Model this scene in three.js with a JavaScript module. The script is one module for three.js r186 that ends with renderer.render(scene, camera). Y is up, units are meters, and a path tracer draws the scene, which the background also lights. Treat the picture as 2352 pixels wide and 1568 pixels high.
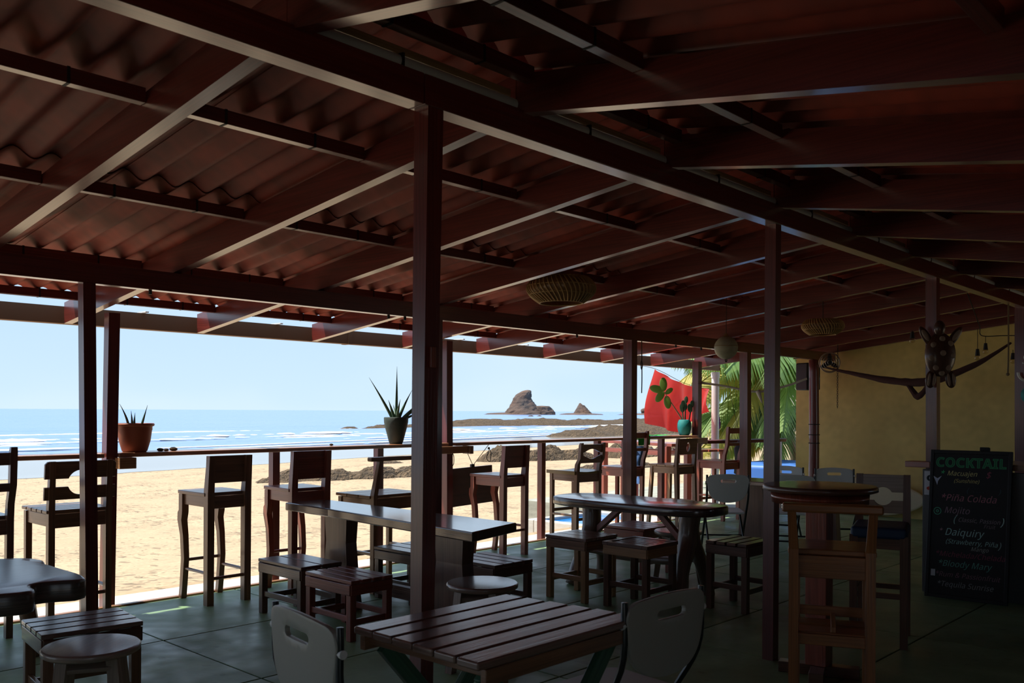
import * as THREE from 'three';
import { RoundedBoxGeometry } from 'three/addons/geometries/RoundedBoxGeometry.js';
import { mergeGeometries, toCreasedNormals, mergeVertices } from 'three/addons/utils/BufferGeometryUtils.js';
import { TessellateModifier } from 'three/addons/modifiers/TessellateModifier.js';
import { ImprovedNoise } from 'three/addons/math/ImprovedNoise.js';

// ---------------------------------------------------------------- camera, sky, sun, exposure
const scene = new THREE.Scene();
const W = 2352, HH = 1568, FOCAL = 2050, EYE = 1.5, TURN = 43;           // x runs along the beach, -z out to sea
const camera = new THREE.PerspectiveCamera(2 * Math.atan(HH / 2 / FOCAL) * 180 / Math.PI, W / HH, 0.05, 12000);
camera.position.set(0, EYE, 0);
camera.lookAt(Math.cos(TURN * Math.PI / 180), EYE, -Math.sin(TURN * Math.PI / 180));
camera.rotateZ(0.3 * Math.PI / 180);
camera.setViewOffset(W, HH, 0, -159.6, W, HH);                            // shifted lens: verticals stay upright
scene.add(camera);
const renderer = new THREE.WebGLRenderer({ antialias: true });
renderer.toneMapping = THREE.LinearToneMapping;
renderer.toneMappingExposure = 1.78;
camera.focus = 8.5; camera.userData.fStop = 7;
renderer.shadowMap.enabled = true;

const noise = new ImprovedNoise();
const fbm = (x, y, z = 0, o = 4) => { let a = 0, w = .5, f = 1; for (let i = 0; i < o; i++) { a += w * noise.noise(x * f, y * f, z * f + i * 7.3); f *= 2; w *= .5; } return a; };
let seed = 1234567;
const rnd = () => { seed = (seed * 1664525 + 1013904223) >>> 0; return seed / 4294967296; };
const rr = (a, b) => a + (b - a) * rnd();

function skyTexture() {
  const w = 512, h = 256, d = new Float32Array(w * h * 4);
  for (let j = 0; j < h; j++) for (let i = 0; i < w; i++) {
    const el = ((j + .5) / h - .5) * Math.PI, az = (i + .5) / w * 2 * Math.PI, e = Math.max(0, Math.sin(el));
    const k = Math.pow(1 - e, 3.2);
    let c = [0.21 + 0.17 * k, 0.35 + 0.145 * k, 0.565 + 0.03 * k];
    const px = Math.cos(az) / (e + .25), pz = Math.sin(az) / (e + .25);
    const cl = Math.max(0, fbm(px * .9 + 3, pz * .9 + 8, 2.2, 5) + .12) * .7;
    c = c.map((v, n) => v + ([.58, .61, .63][n] - v) * Math.min(.75, cl));
    const o = (j * w + i) * 4; d[o] = c[0]; d[o + 1] = c[1]; d[o + 2] = c[2]; d[o + 3] = 1;
  }
  const t = new THREE.DataTexture(d, w, h, THREE.RGBAFormat, THREE.FloatType);
  t.mapping = THREE.EquirectangularReflectionMapping; t.magFilter = t.minFilter = THREE.LinearFilter; t.wrapS = THREE.RepeatWrapping; t.needsUpdate = true;
  return t;
}
const sky = skyTexture();
scene.background = sky; scene.environment = sky;
const sun = new THREE.DirectionalLight(new THREE.Color(1.0, 0.93, 0.82), 4.1);
sun.position.set(-9, 40, -19.5); sun.target.position.set(5, 0, -5); scene.add(sun, sun.target);
sun.castShadow = true; sun.shadow.mapSize.set(4096, 4096); sun.shadow.bias = -.0004;
Object.assign(sun.shadow.camera, { left: -45, right: 45, top: 45, bottom: -45, near: 1, far: 120 }); sun.shadow.radius = 2;

// ---------------------------------------------------------------- textures and materials
function tex(w, h, fn, srgb) {
  const d = new Uint8Array(w * h * 4);
  for (let j = 0; j < h; j++) for (let i = 0; i < w; i++) {
    const c = fn(i / w, j / h), o = (j * w + i) * 4;
    d[o] = Math.max(0, Math.min(255, c[0] * 255)); d[o + 1] = Math.max(0, Math.min(255, c[1] * 255)); d[o + 2] = Math.max(0, Math.min(255, c[2] * 255)); d[o + 3] = 255;
  }
  const t = new THREE.DataTexture(d, w, h, THREE.RGBAFormat);
  t.magFilter = THREE.LinearFilter; t.minFilter = THREE.LinearMipmapLinearFilter; t.generateMipmaps = true;
  t.wrapS = t.wrapT = THREE.RepeatWrapping; if (srgb) t.colorSpace = THREE.SRGBColorSpace; t.needsUpdate = true;
  return t;
}
// noise that repeats at the edge of the tile
const tn = (u, v, fx, fy, z) => {
  const a = (x, y) => noise.noise(x * fx, y * fy, z), s = (t) => t * t * (3 - 2 * t), U = s(u), V = s(v);
  return (a(u, v) * (1 - U) + a(u - 1, v) * U) * (1 - V) + (a(u, v - 1) * (1 - U) + a(u - 1, v - 1) * U) * V;
};
const grainTex = tex(256, 512, (u, v) => {
  const g = .80 + .16 * tn(u, v, 34, 2.4, 1.3) + .12 * tn(u, v, 90, 5, 4.1) + .14 * tn(u, v, 6, 3, 9.2);
  return [g, g * .985, g * .965];
}, true);
const grainBump = tex(256, 512, (u, v) => { const g = .5 + .3 * tn(u, v, 60, 4, 4.1) + .25 * tn(u, v, 20, 2, 8.8); return [g, g, g]; });
const plasterTex = tex(256, 256, (u, v) => { const g = .9 + .07 * tn(u, v, 5, 5, 3) + .05 * tn(u, v, 22, 22, 5); return [g, g, g * .98]; }, true);
const plasterBump = tex(256, 256, (u, v) => { const g = .5 + .3 * tn(u, v, 30, 30, 5) + .2 * tn(u, v, 8, 8, 1); return [g, g, g]; });
const concreteTex = tex(512, 512, (u, v) => {
  const a = tn(u, v, 4, 4, 2.2), b = tn(u, v, 11, 11, 6.4), c = tn(u, v, 46, 46, 1.1), s = tn(u, v, 24, 24, 12) > .42 ? -.08 : 0;
  const g = .82 + .16 * a + .10 * b + .05 * c + s; return [g * 1.0, g, g * .97];
}, true);
const concreteRough = tex(256, 256, (u, v) => { const g = .46 + .22 * tn(u, v, 5, 5, 7) + .14 * tn(u, v, 17, 17, 4); return [g, g, g]; });
const roofTex = tex(256, 256, (u, v) => {
  const a = tn(u, v, 4, 6, 3.3), b = tn(u, v, 17, 17, 7.7); const g = .82 + .22 * a + .12 * b; return [g, g * .96, g * .94];
}, true);
const sandTex = tex(512, 512, (u, v) => {
  const a = tn(u, v, 5, 5, 1.7), b = tn(u, v, 26, 26, 3.9), c = tn(u, v, 110, 110, 8.2), d = tn(u, v, 40, 15, 5.2);
  const dk = d > .30 ? -.20 : 0, e = tn(u, v, 75, 45, 3.2) > .36 ? -.22 : 0; const g = .87 + .07 * a + .07 * b + .10 * c + dk + e; return [g, g * .985, g * .955];
}, true);
const sandBump = tex(512, 512, (u, v) => { const g = .5 + .22 * tn(u, v, 12, 12, 3.1) + .22 * tn(u, v, 34, 34, 2.2) + .1 * tn(u, v, 90, 90, 6.6); return [g, g, g]; });
const seaBump = tex(512, 512, (u, v) => { const g = .5 + .3 * tn(u, v, 14, 26, 3.1) + .2 * tn(u, v, 34, 60, 2.2) + .12 * tn(u, v, 80, 120, 6.6); return [g, g, g]; });
const rockTex = tex(256, 256, (u, v) => { const g = .72 + .3 * tn(u, v, 5, 16, 1.7) + .25 * tn(u, v, 22, 40, 3.9); return [g, g * .95, g * .86]; }, true);
const rockBump = tex(256, 256, (u, v) => { const g = .5 + .35 * tn(u, v, 6, 18, 2.7) + .25 * tn(u, v, 30, 40, 9.1); return [g, g, g]; });
const clothBump = tex(128, 128, (u, v) => { const g = .5 + .25 * Math.sin(u * Math.PI * 2 * 32) + .25 * Math.sin(v * Math.PI * 2 * 32); return [g, g, g]; });
const rep = (t, x, y) => { const c = t.clone(); c.repeat.set(x, y); c.needsUpdate = true; return c; };

const lin = (r, g, b) => new THREE.Color().setRGB(r, g, b);
const mat = (c, o = {}) => new THREE.MeshStandardMaterial({ color: c, roughness: .6, ...o });
const phys = (c, o = {}) => new THREE.MeshPhysicalMaterial({ color: c, roughness: .6, ...o });
const wood = (c, rough = .42, o = {}) => phys(c, { roughness: rough, clearcoat: .55, clearcoatRoughness: .16, map: grainTex, bumpMap: grainBump, bumpScale: .0012, ...o });
const MAROON_PAINT = lin(.225, .036, .029);                                // one paint on posts, beams, rafters and purlins
const M = {
  maroon: wood(MAROON_PAINT, .36),
  maroonWorn: wood(MAROON_PAINT, .38),
  beam: wood(MAROON_PAINT, .36, { clearcoat: 1, clearcoatRoughness: .19, bumpScale: .0005 }),
  purlin: wood(MAROON_PAINT, .34, { clearcoat: 1, clearcoatRoughness: .19, bumpScale: .0005 }),
  dark: wood(lin(0.221, 0.101, 0.066), .34),
  darkRed: wood(lin(0.441, 0.104, 0.066), .36),
  red: wood(lin(0.505, 0.110, 0.059), .38),
  brown: wood(lin(0.378, 0.182, 0.095), .40),
  tan: wood(lin(0.632, 0.341, 0.158), .45),
  caramel: wood(lin(0.527, 0.193, 0.059), .32, { clearcoat: .4, clearcoatRoughness: .25 }),
  greywood: wood(lin(0.535, 0.395, 0.316), .40),
  plank: wood(lin(0.394, 0.242, 0.196), .26, { clearcoat: .8, clearcoatRoughness: .16 }),
  logWood: wood(lin(0.294, 0.183, 0.133), .38),
  greenPaint: wood(lin(0.081, 0.223, 0.142), .45),
  counter: wood(lin(0.668, 0.333, 0.182), .34),
  yellowSeat: wood(lin(.42, .25, .04), .45),
  redSeat: wood(lin(.45, .07, .03), .42),
  blueSeat: phys(lin(.010, .035, .085), { roughness: .5, sheen: .4, sheenRoughness: .5 }),
  yellowWall: phys(lin(.95, .76, .30), { roughness: .75, map: rep(plasterTex, .5, .5), bumpMap: rep(plasterBump, 1, 1), bumpScale: .002 }),
  floor: [.98, 1.06, .92, 1.0].map((k) => phys(lin(.39 * k, .62 * k, .33 * k), { roughness: 1, roughnessMap: rep(concreteRough, .5, .5), map: rep(concreteTex, .5, .5), bumpMap: rep(plasterBump, 1, 1), bumpScale: .0012 })),
  deckConcrete: mat(lin(.55, .56, .50), { roughness: .85, map: rep(concreteTex, .5, .5) }),
  grout: mat(lin(.055, .065, .055), { roughness: .9 }),
  ledge: mat(lin(.72, .71, .69), { map: rep(plasterTex, .6, .6), roughness: .8 }),
  edgeBoard: wood(lin(.46, .22, .10), .6),
  roof: [[.42, .058, .030], [.36, .050, .028], [.47, .072, .038]].map(([r, g, b]) => mat(lin(r, g, b), { roughness: .62, map: rep(roofTex, 1, 1) })),
  gutter: mat(lin(.20, .105, .050), { roughness: .75 }),
  white: mat(lin(.78, .78, .76), { roughness: .45 }),
  plastic: phys(lin(0.409, 0.403, 0.347), { roughness: .42 }),
  plasticGrey: phys(lin(.74, .80, .78), { roughness: .42 }),
  steel: mat(lin(.055, .058, .060), { roughness: .35, metalness: .7 }),
  chrome: mat(lin(.55, .56, .58), { roughness: .25, metalness: 1 }),
  iron: mat(lin(.03, .03, .032), { roughness: .6, metalness: .5 }),
  black: mat(lin(.012, .012, .013), { roughness: .55 }),
  cord: mat(lin(.03, .025, .02), { roughness: .9 }),
  strap: mat(lin(.45, .43, .38), { roughness: .9 }),
  rope: mat(lin(.20, .15, .09), { roughness: .95 }),
  terracotta: mat(lin(.36, .095, .042), { roughness: .55 }),
  terracottaPale: mat(lin(.62, .27, .16), { roughness: .8 }),
  soil: mat(lin(.04, .027, .018), { roughness: 1 }),
  aloe: phys(lin(.055, .115, .060), { roughness: .45 }),
  aloePale: phys(lin(.17, .25, .15), { roughness: .5 }),
  leaf: phys(lin(.13, .24, .02), { roughness: .5, transmission: .25, thickness: 0, side: THREE.DoubleSide }),
  palm: phys(lin(.17, .29, .055), { roughness: .55, transmission: .3, thickness: 0, side: THREE.DoubleSide }),
  palmYellow: phys(lin(.46, .40, .08), { roughness: .6, transmission: .3, thickness: 0, side: THREE.DoubleSide }),
  darkPot: mat(lin(.055, .085, .075), { roughness: .55, map: rep(plasterTex, 4, 4), bumpMap: rep(plasterBump, 6, 6), bumpScale: .004 }),
  teal: mat(lin(.01, .27, .27), { roughness: .5, bumpMap: rep(plasterBump, 8, 8), bumpScale: .003 }),
  redCloth: phys(lin(.95, .075, .065), { roughness: .9, transmission: .5, thickness: 0, bumpMap: rep(clothBump, 20, 20), bumpScale: .0004, side: THREE.DoubleSide }),
  greenCloth: mat(lin(.02, .42, .05), { roughness: .95, side: THREE.DoubleSide }),
  blueCloth: mat(lin(.06, .13, .30), { roughness: .95, side: THREE.DoubleSide }),
  purpleCloth: mat(lin(.16, .03, .20), { roughness: .95, side: THREE.DoubleSide }),
  wetsuit: mat(lin(.015, .016, .02), { roughness: .7, side: THREE.DoubleSide }),
  wetsuitTeal: mat(lin(.20, .42, .38), { roughness: .7 }),
  hammock: mat(lin(0.059, 0.018, 0.015), { roughness: .95, bumpMap: rep(clothBump, 30, 30), bumpScale: .002 }),
  wicker: phys(lin(.40, .24, .085), { roughness: .6 }),
  buoy: mat(lin(.42, .40, .27), { roughness: .5, map: rep(plasterTex, 2, 2) }),
  buoyRust: mat(lin(.33, .19, .07), { roughness: .7 }),
  poolBlue: phys(lin(.01, .22, .62), { roughness: .12 }),
  tankBlue: mat(lin(.06, .19, .60), { roughness: .5 }),
  surfboard: phys(lin(.74, .66, .48), { roughness: .3, clearcoat: .5 }),
  chalk: null,
  barPanel: mat(lin(.16, .165, .17), { roughness: .6, map: rep(plasterTex, 1, 1) }),
  sticker: mat(lin(.66, .66, .70), { roughness: .5 }),
  turtle: wood(lin(.145, .062, .034), .45),
  turtleSpot: mat(lin(.34, .25, .18), { roughness: .6 }),
  bulbGlass: phys(lin(.9, .85, .75), { roughness: .05, transmission: 1, thickness: 0 }),
  signBoard: wood(lin(.085, .030, .020), .5),
  sand: mat(lin(.60, .455, .295), { roughness: .95, map: rep(sandTex, .2, .2), bumpMap: rep(sandBump, .35, .35), bumpScale: .035 }),
  wetSand: phys(lin(.30, .265, .225), { roughness: .10, specularIntensity: 1 }),
  sea: phys(lin(.17, .29, .57), { roughness: .22, bumpMap: rep(seaBump, .02, .02), bumpScale: .5 }),
  foam: mat(lin(.66, .70, .76), { roughness: .9 }),
  rock: mat(lin(0.200, 0.148, 0.100), { roughness: .95, map: rep(rockTex, .4, .4), bumpMap: rep(rockBump, .5, .5), bumpScale: .25 }),
  stack: mat(lin(0.135, 0.102, 0.083), { roughness: .95, vertexColors: true, bumpMap: rep(rockBump, .03, .03), bumpScale: .8 }),
  hill: mat(lin(.34, .33, .27), { roughness: 1, vertexColors: true }),
  backWall: wood(lin(.060, .030, .022), .7),
  pipe: mat(lin(.55, .60, .64), { roughness: .4 }),
  batten: wood(lin(.55, .38, .20), .6),
};

// ---------------------------------------------------------------- builders
const counts = {};
function numbered(n) { const k = counts[n] = (counts[n] ?? -1) + 1; return k ? n + '_' + String(k).padStart(3, '0') : n; }
function shade(o) { o.castShadow = true; o.receiveShadow = true; return o; }
function part(name, geos, m, parent, label) {
  const list = (Array.isArray(geos) ? geos : [geos]).map((g) => g.index ? g.toNonIndexed() : g);
  let g = list[0];
  if (list.length > 1) {
    for (const q of list) for (const k of Object.keys(q.attributes)) if (!['position', 'normal', 'uv'].includes(k)) q.deleteAttribute(k);
    g = mergeGeometries(list, false);
  }
  const o = shade(new THREE.Mesh(g, m)); o.name = name; parent.add(o); if (label) o.userData.label = label;
  return o;
}
function thing(name, label, category, [u, y, s] = [0, 0, 0], yaw = 0, group) {
  const o = new THREE.Group(); o.name = numbered(name); o.position.set(u, y, -s); o.rotation.y = yaw; scene.add(o);
  o.userData = { label, category }; if (group) o.userData.group = group; return o;
}
function solo(name, geos, m, label, category, group) {
  const o = part(numbered(name), geos, m, scene); o.userData = { label, category }; if (group) o.userData.group = group; return o;
}
function struct(name, label, category) { const o = new THREE.Group(); o.name = numbered(name); scene.add(o); o.userData = { kind: 'structure', label, category }; return o; }
function structMesh(name, geos, m, label, category) { const o = part(numbered(name), geos, m, scene); o.userData = { kind: 'structure', label, category }; return o; }

// box-project the uv in metres, grain (v) along the given axis
function woodUV(g, axis) {
  if (g.index) g = g.toNonIndexed();
  const p = g.attributes.position, n = g.attributes.normal, uv = new Float32Array(p.count * 2), ou = rnd() * 7, ov = rnd() * 7;
  for (let i = 0; i < p.count; i++) {
    const P = [p.getX(i), p.getY(i), p.getZ(i)], N = [Math.abs(n.getX(i)), Math.abs(n.getY(i)), Math.abs(n.getZ(i))];
    let face = N.indexOf(Math.max(...N)); let other = [0, 1, 2].filter((k) => k !== axis && k !== face);
    const a = face === axis ? P[(axis + 1) % 3] : P[other[0]], b = face === axis ? P[(axis + 2) % 3] : P[axis];
    uv[i * 2] = a * 3.2 + ou; uv[i * 2 + 1] = b * .9 + ov;
  }
  g.setAttribute('uv', new THREE.BufferAttribute(uv, 2)); return g;
}
function bx(w, h, d, x = 0, y = 0, z = 0, { r = .004, rot, axis } = {}) {
  r = Math.min(r, w * .3, h * .3, d * .3);
  let g = new RoundedBoxGeometry(w, h, d, 1, r);
  g = woodUV(g, axis ?? [w, h, d].indexOf(Math.max(w, h, d)));
  if (rot) { const m = new THREE.Matrix4().makeRotationFromEuler(new THREE.Euler(...rot)); g.applyMatrix4(m); }
  g.translate(x, y, z); return g;
}
// rectangular bar through centres, each with half sizes: [x, y, z, hx, hz]
function loft(secs, { flat = true } = {}) {
  const pos = [], ring = secs.map(([x, y, z, a, b]) => [[x - a, y, z - b], [x + a, y, z - b], [x + a, y, z + b], [x - a, y, z + b]]);
  const quad = (a, b, c, d) => pos.push(...a, ...b, ...c, ...a, ...c, ...d);
  for (let i = 0; i + 1 < ring.length; i++) for (let k = 0; k < 4; k++) { const l = (k + 1) % 4; quad(ring[i][l], ring[i][k], ring[i + 1][k], ring[i + 1][l]); }
  const f = ring[0], e = ring[ring.length - 1];
  quad(f[0], f[1], f[2], f[3]); quad(e[3], e[2], e[1], e[0]);
  let g = new THREE.BufferGeometry(); g.setAttribute('position', new THREE.Float32BufferAttribute(pos, 3)); g.computeVertexNormals();
  if (secs[0][1] > e[1]) { /* built downwards: turn the faces round */ const p = g.attributes.position; for (let i = 0; i < p.count; i += 3) { const a = [p.getX(i), p.getY(i), p.getZ(i)]; p.setXYZ(i, p.getX(i + 1), p.getY(i + 1), p.getZ(i + 1)); p.setXYZ(i + 1, ...a); } g.computeVertexNormals(); }
  return woodUV(g, 1);
}
const V3 = (x, y, z) => new THREE.Vector3(x, y, z);
// bar of square or round section between two points
function bar(a, b, w, h = w, round = false) {
  const A = V3(...a), B = V3(...b), L = A.distanceTo(B);
  let g = round ? new THREE.CylinderGeometry(w, h, L, 12).toNonIndexed() : bx(w, L, h, 0, 0, 0, { axis: 1, r: Math.min(w, h) * .1 });
  if (round) g = woodUV(g, 1);
  const q = new THREE.Quaternion().setFromUnitVectors(V3(0, 1, 0), B.clone().sub(A).normalize());
  g.applyQuaternion(q); g.translate((A.x + B.x) / 2, (A.y + B.y) / 2, (A.z + B.z) / 2); return g;
}
// round bar along a smooth path, with a radius at each point
function limb(pts, radii, { seg = 24, around = 10, rough = 0, closed = false, flat = 1 } = {}) {
  const c = new THREE.CatmullRomCurve3(pts.map((p) => V3(...p)), closed), fr = c.computeFrenetFrames(seg, closed), pos = [], uv = [], idx = [];
  const L = c.getLength();
  for (let i = 0; i <= seg; i++) {
    const t = i / seg, P = c.getPointAt(t), x = t * (radii.length - 1), k = Math.min(radii.length - 2, Math.floor(x)), r = radii.length === 1 ? radii[0] : radii[k] + (radii[k + 1] - radii[k]) * (x - k);
    for (let j = 0; j <= around; j++) {
      const a = j / around * Math.PI * 2, n = fr.normals[i].clone().multiplyScalar(Math.cos(a)).add(fr.binormals[i].clone().multiplyScalar(Math.sin(a) * flat));
      const q = r * (1 + (rough ? rough * fbm(P.x * 4 + Math.cos(a), P.y * 4, P.z * 4 + Math.sin(a)) * 2 : 0));
      pos.push(P.x + n.x * q, P.y + n.y * q, P.z + n.z * q); uv.push(j / around * 1.2, t * L * .9);
    }
  }
  for (let i = 0; i < seg; i++) for (let j = 0; j < around; j++) { const a = i * (around + 1) + j, b = a + around + 1; idx.push(a, a + 1, b, b, a + 1, b + 1); }
  for (const [i, s] of [[0, 1], [seg, -1]]) { if (closed) break; const P = c.getPointAt(i / seg), n = pos.length / 3; pos.push(P.x, P.y, P.z); uv.push(0, 0); const o = i * (around + 1); for (let j = 0; j < around; j++) s > 0 ? idx.push(n, o + j + 1, o + j) : idx.push(n, o + j, o + j + 1); }
  let g = new THREE.BufferGeometry(); g.setAttribute('position', new THREE.Float32BufferAttribute(pos, 3)); g.setAttribute('uv', new THREE.Float32BufferAttribute(uv, 2)); g.setIndex(idx);
  g.computeVertexNormals(); return g.toNonIndexed();
}
function lathe(profile, n = 32, x = 0, y = 0, z = 0) { const g = new THREE.LatheGeometry(profile.map(([r, h]) => new THREE.Vector2(r, h)), n).toNonIndexed(); g.translate(x, y, z); return g; }
function shapeOf(pts, smooth = false) { const s = new THREE.Shape(); if (smooth) { s.moveTo(...pts[0]); s.splineThru([...pts.slice(1), pts[0]].map((p) => new THREE.Vector2(...p))); } else { s.moveTo(...pts[0]); pts.slice(1).forEach((p) => s.lineTo(...p)); s.closePath(); } return s; }
function slab(shape, t, bevel = .004, seg = 10) {
  const g = new THREE.ExtrudeGeometry(shape, { depth: t - 2 * bevel, bevelEnabled: bevel > 0, bevelSize: bevel, bevelThickness: bevel, bevelSegments: 2, curveSegments: seg, bevelOffset: -bevel });
  g.translate(0, 0, bevel); return g;
}
function roundRect(w, h, r, x = 0, y = 0) {
  const s = new THREE.Shape(); const a = x - w / 2, b = y - h / 2;
  s.moveTo(a + r, b); s.lineTo(a + w - r, b); s.absarc(a + w - r, b + r, r, -Math.PI / 2, 0); s.lineTo(a + w, b + h - r); s.absarc(a + w - r, b + h - r, r, 0, Math.PI / 2);
  s.lineTo(a + r, b + h); s.absarc(a + r, b + h - r, r, Math.PI / 2, Math.PI); s.lineTo(a, b + r); s.absarc(a + r, b + r, r, Math.PI, Math.PI * 1.5); return s;
}

// ---------------------------------------------------------------- the terrace: floor, posts, beams, roof
const U0 = -3.2, U1 = 13.15;                                              // ends of the building along the beach
const RIDGE = 2.55, EAVE = 5.6;
const sea_y = (s) => 2.75 - .118 * (s - RIDGE), land_y = (s) => 2.75 - .165 * (RIDGE - s), under = (s) => s >= RIDGE ? sea_y(s) : land_y(s);
{
  const f = struct('floor', 'green-grey painted concrete floor scored into large square slabs', 'floor');
  part('floor_bed', bx(U1 - U0 + .1, .3, 10.0, (U0 + U1) / 2, -.158, -1.82), M.grout, f);
  const a = 1.18, tileG = [];
  for (let k = 0; k < 3; k++) { let g = new RoundedBoxGeometry(a - .010, .02, a - .010, 1, .004); tileG.push(g); }
  let n = 0;
  for (let i = 0, u = U0; u < U1 - .05; i++, u += a) for (let j = 0, s = 6.78; s > -3.0; j++, s -= a) {
    const w = Math.min(a, U1 - u) - .010, d = Math.min(a, s + 3.1) - .010; if (w < .1 || d < .1) continue;
    let g = (w > a - .02 && d > a - .02) ? tileG[n % 3].clone() : new RoundedBoxGeometry(w, .02, d, 1, .004);
    const p = g.attributes.position, q = g.attributes.uv; for (let k = 0; k < p.count; k++) q.setXY(k, p.getX(k) + u * 1.03, p.getZ(k) - s * 1.03);
    const t = part('floor_slab', g, M.floor[(i * 7 + j * 3 + (i * j) % 5) % 4], f); t.position.set(u + w / 2 + .005, -.010, -(s - d / 2 - .005)); n++;
  }
  const eb = part('edge_board', [bx(14.2, .05, .05, 3.9, -.012, -6.815, { r: .006 })], M.edgeBoard, f, 'orange-brown board along the seaward edge of the floor');
}
{
  const g = bx(14.2, .5, .56, 3.9, -.29, -7.12, { r: .01 });
  structMesh('terrace_ledge', g, M.ledge, 'white plastered ledge outside the floor edge', 'ledge');
}
// posts
function post(u, s, y0, y1, w, d, lean = [0, 0], mm = M.maroon) {
  const o = loft([[0, y0, 0, w / 2, d / 2], [lean[0] * .5, (y0 + y1) / 2, lean[1] * .5, w / 2, d / 2], [lean[0], y1, lean[1], w / 2, d / 2]]); o.translate(u, 0, -s); return o;
}
const ridgePost = (u, s, w, label, lean) => { const o = part(numbered('roof_post'), post(u, s, 0, 2.64, w, w, lean), M.maroon, scene); o.userData = { label, category: 'post' }; return o; };
{
  const p1 = thing('roof_post', 'thick maroon post under the ridge beam, rising behind the slatted folding table', 'post', [0, 0, 0]);
  part('shaft', loft([[0, 0, 0, .030, .030], [.012, 1.3, 0, .034, .034], [.028, 2.64, 0, .039, .039]]).translate(2.235, 0, -RIDGE), M.maroon, p1);
  part('switch_box', bx(.026, .08, .012, 2.25, 1.70, -RIDGE + .043, { r: .003 }), M.darkRed, p1, 'small switch box fixed to the post');
  ridgePost(5.05, RIDGE, .070, 'maroon post under the ridge beam, beside the tall round bar table', [.01, 0]);
  ridgePost(8.0, RIDGE, .088, 'maroon post at the bar counter, carrying the carved turtle', [-.06, 0]);
  ridgePost(10.82, RIDGE, .10, 'dark maroon post behind the bar with a white anchor on it', [-.06, 0]);
}
const eavePost = (u, s, w, d, y1, label, lean = [0, 0]) => { const o = part(numbered('eave_post'), post(u, s, 0, y1, w, d, lean), M.maroonWorn, scene); o.userData = { label, category: 'post' }; return o; };
eavePost(2.235, EAVE, .074, .080, 2.262, 'worn maroon post under the eave beam beside the slab table', [-.03, 0]);
eavePost(5.05, EAVE, .09, .09, 2.262, 'maroon post under the eave beam hidden behind the thick ridge post');
eavePost(7.86, EAVE, .10, .11, 2.262, 'maroon post under the eave beam behind the oval log table');
eavePost(10.4, EAVE, .10, .11, 2.262, 'maroon post under the eave beam next to the white drainpipe', [-.03, 0]);
{
  const p = thing('eave_post', 'dark red round post wrapped with wire in front of the yellow wall', 'post', [12.4, 0, EAVE]);
  part('shaft', limb([[0, 0, 0], [.01, 1.1, 0], [-.02, 2.26, 0]], [.075, .07, .068], { seg: 14, around: 14 }), M.maroonWorn, p);
  for (const y of [1.06, 1.18, 1.33]) part('wire_wrap', new THREE.TorusGeometry(.076, .006, 6, 20).rotateX(Math.PI / 2).translate(.005, y, 0), M.cord, p);
}
const outerPost = (u, w, y1, label, lean = [0, 0]) => { const o = part(numbered('rail_post'), post(u, 6.93, -.05, y1, w, w, lean), M.maroonWorn, scene); o.userData = { label, category: 'post' }; return o; };
outerPost(2.89, .085, 2.235, 'maroon gutter post rising from the rail beside the terracotta pot', [.03, 0]);
outerPost(6.44, .085, 2.235, 'maroon gutter post rising from the rail above the hanging board', [-.02, 0]);
outerPost(11.4, .10, 2.235, 'maroon gutter post rising from the rail behind the turquoise pot');
// beams
const beam = (name, u0, u1, y0, h, s, w, label) => solo(name, bx(u1 - u0, h, w, (u0 + u1) / 2, y0 + h / 2, -s, { r: .004, axis: 0 }), M.beam, label, 'beam');
beam('ridge_beam', U0 + .05, 2.20, 2.64, .115, RIDGE, .09, 'long dark red ridge beam running over the slatted folding table');
beam('ridge_beam', 2.205, U1 - .12, 2.64, .115, RIDGE, .09, 'long dark red ridge beam running from the thick post to the yellow wall');
beam('eave_beam', U0 + .05, U1 - .1, 2.262, .125, EAVE, .075, 'long dark maroon eave beam above the bar stools by the rail');
for (const [u, y] of [[2.6, 0], [4.55, 0], [4.72, 0], [6.95, 0], [8.75, 0], [9.3, 0]]) solo('bolt', new THREE.CylinderGeometry(.011, .011, .03, 8).translate(u, 2.25, -EAVE), M.iron, 'small bolt head under the eave beam', 'bolt', 'bolts under the eave beam');
// rafters
const rafterU = [-3.05, -1.75, -.6, .53, 1.67, 2.78, 3.9, 5.1, 6.25, 7.37, 8.56, 9.75, 10.95, 12.15, 13.02];
function rafterGeo(u, s0, s1, fn, w = .062, h = .165) {
  const pos = [], P = (x, s, y) => [x, y, -s], q = (a, b, c, d) => pos.push(...a, ...b, ...c, ...a, ...c, ...d), a = u - w / 2, b = u + w / 2;
  const y0 = fn(s0), y1 = fn(s1), A = [P(a, s0, y0), P(b, s0, y0), P(b, s0, y0 + h), P(a, s0, y0 + h)], B = [P(a, s1, y1), P(b, s1, y1), P(b, s1, y1 + h), P(a, s1, y1 + h)];
  q(A[0], A[1], A[2], A[3]); q(B[1], B[0], B[3], B[2]);
  for (let k = 0; k < 4; k++) { const l = (k + 1) % 4; q(A[l], A[k], B[k], B[l]); }
  const g = new THREE.BufferGeometry(); g.setAttribute('position', new THREE.Float32BufferAttribute(pos, 3)); g.computeVertexNormals();
  return woodUV(g, 2);
}
const overWhat = { 1.67: 'over the slab table and its slatted stool', 2.78: 'just before the terracotta-coloured pot', 3.9: 'over the long plank table', 5.1: 'on the near side of the big basket lamp', 6.25: 'over the oval log table', 7.37: 'on the near side of the hanging buoy', 8.56: 'on the far side of the hanging buoy', 9.75: 'over the low plank table among plastic chairs', 10.95: 'over the ladder-backed stool with the red seat', 12.15: 'holding the thin chain by the round fan', 13.02: 'running along the yellow end wall' };
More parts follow.
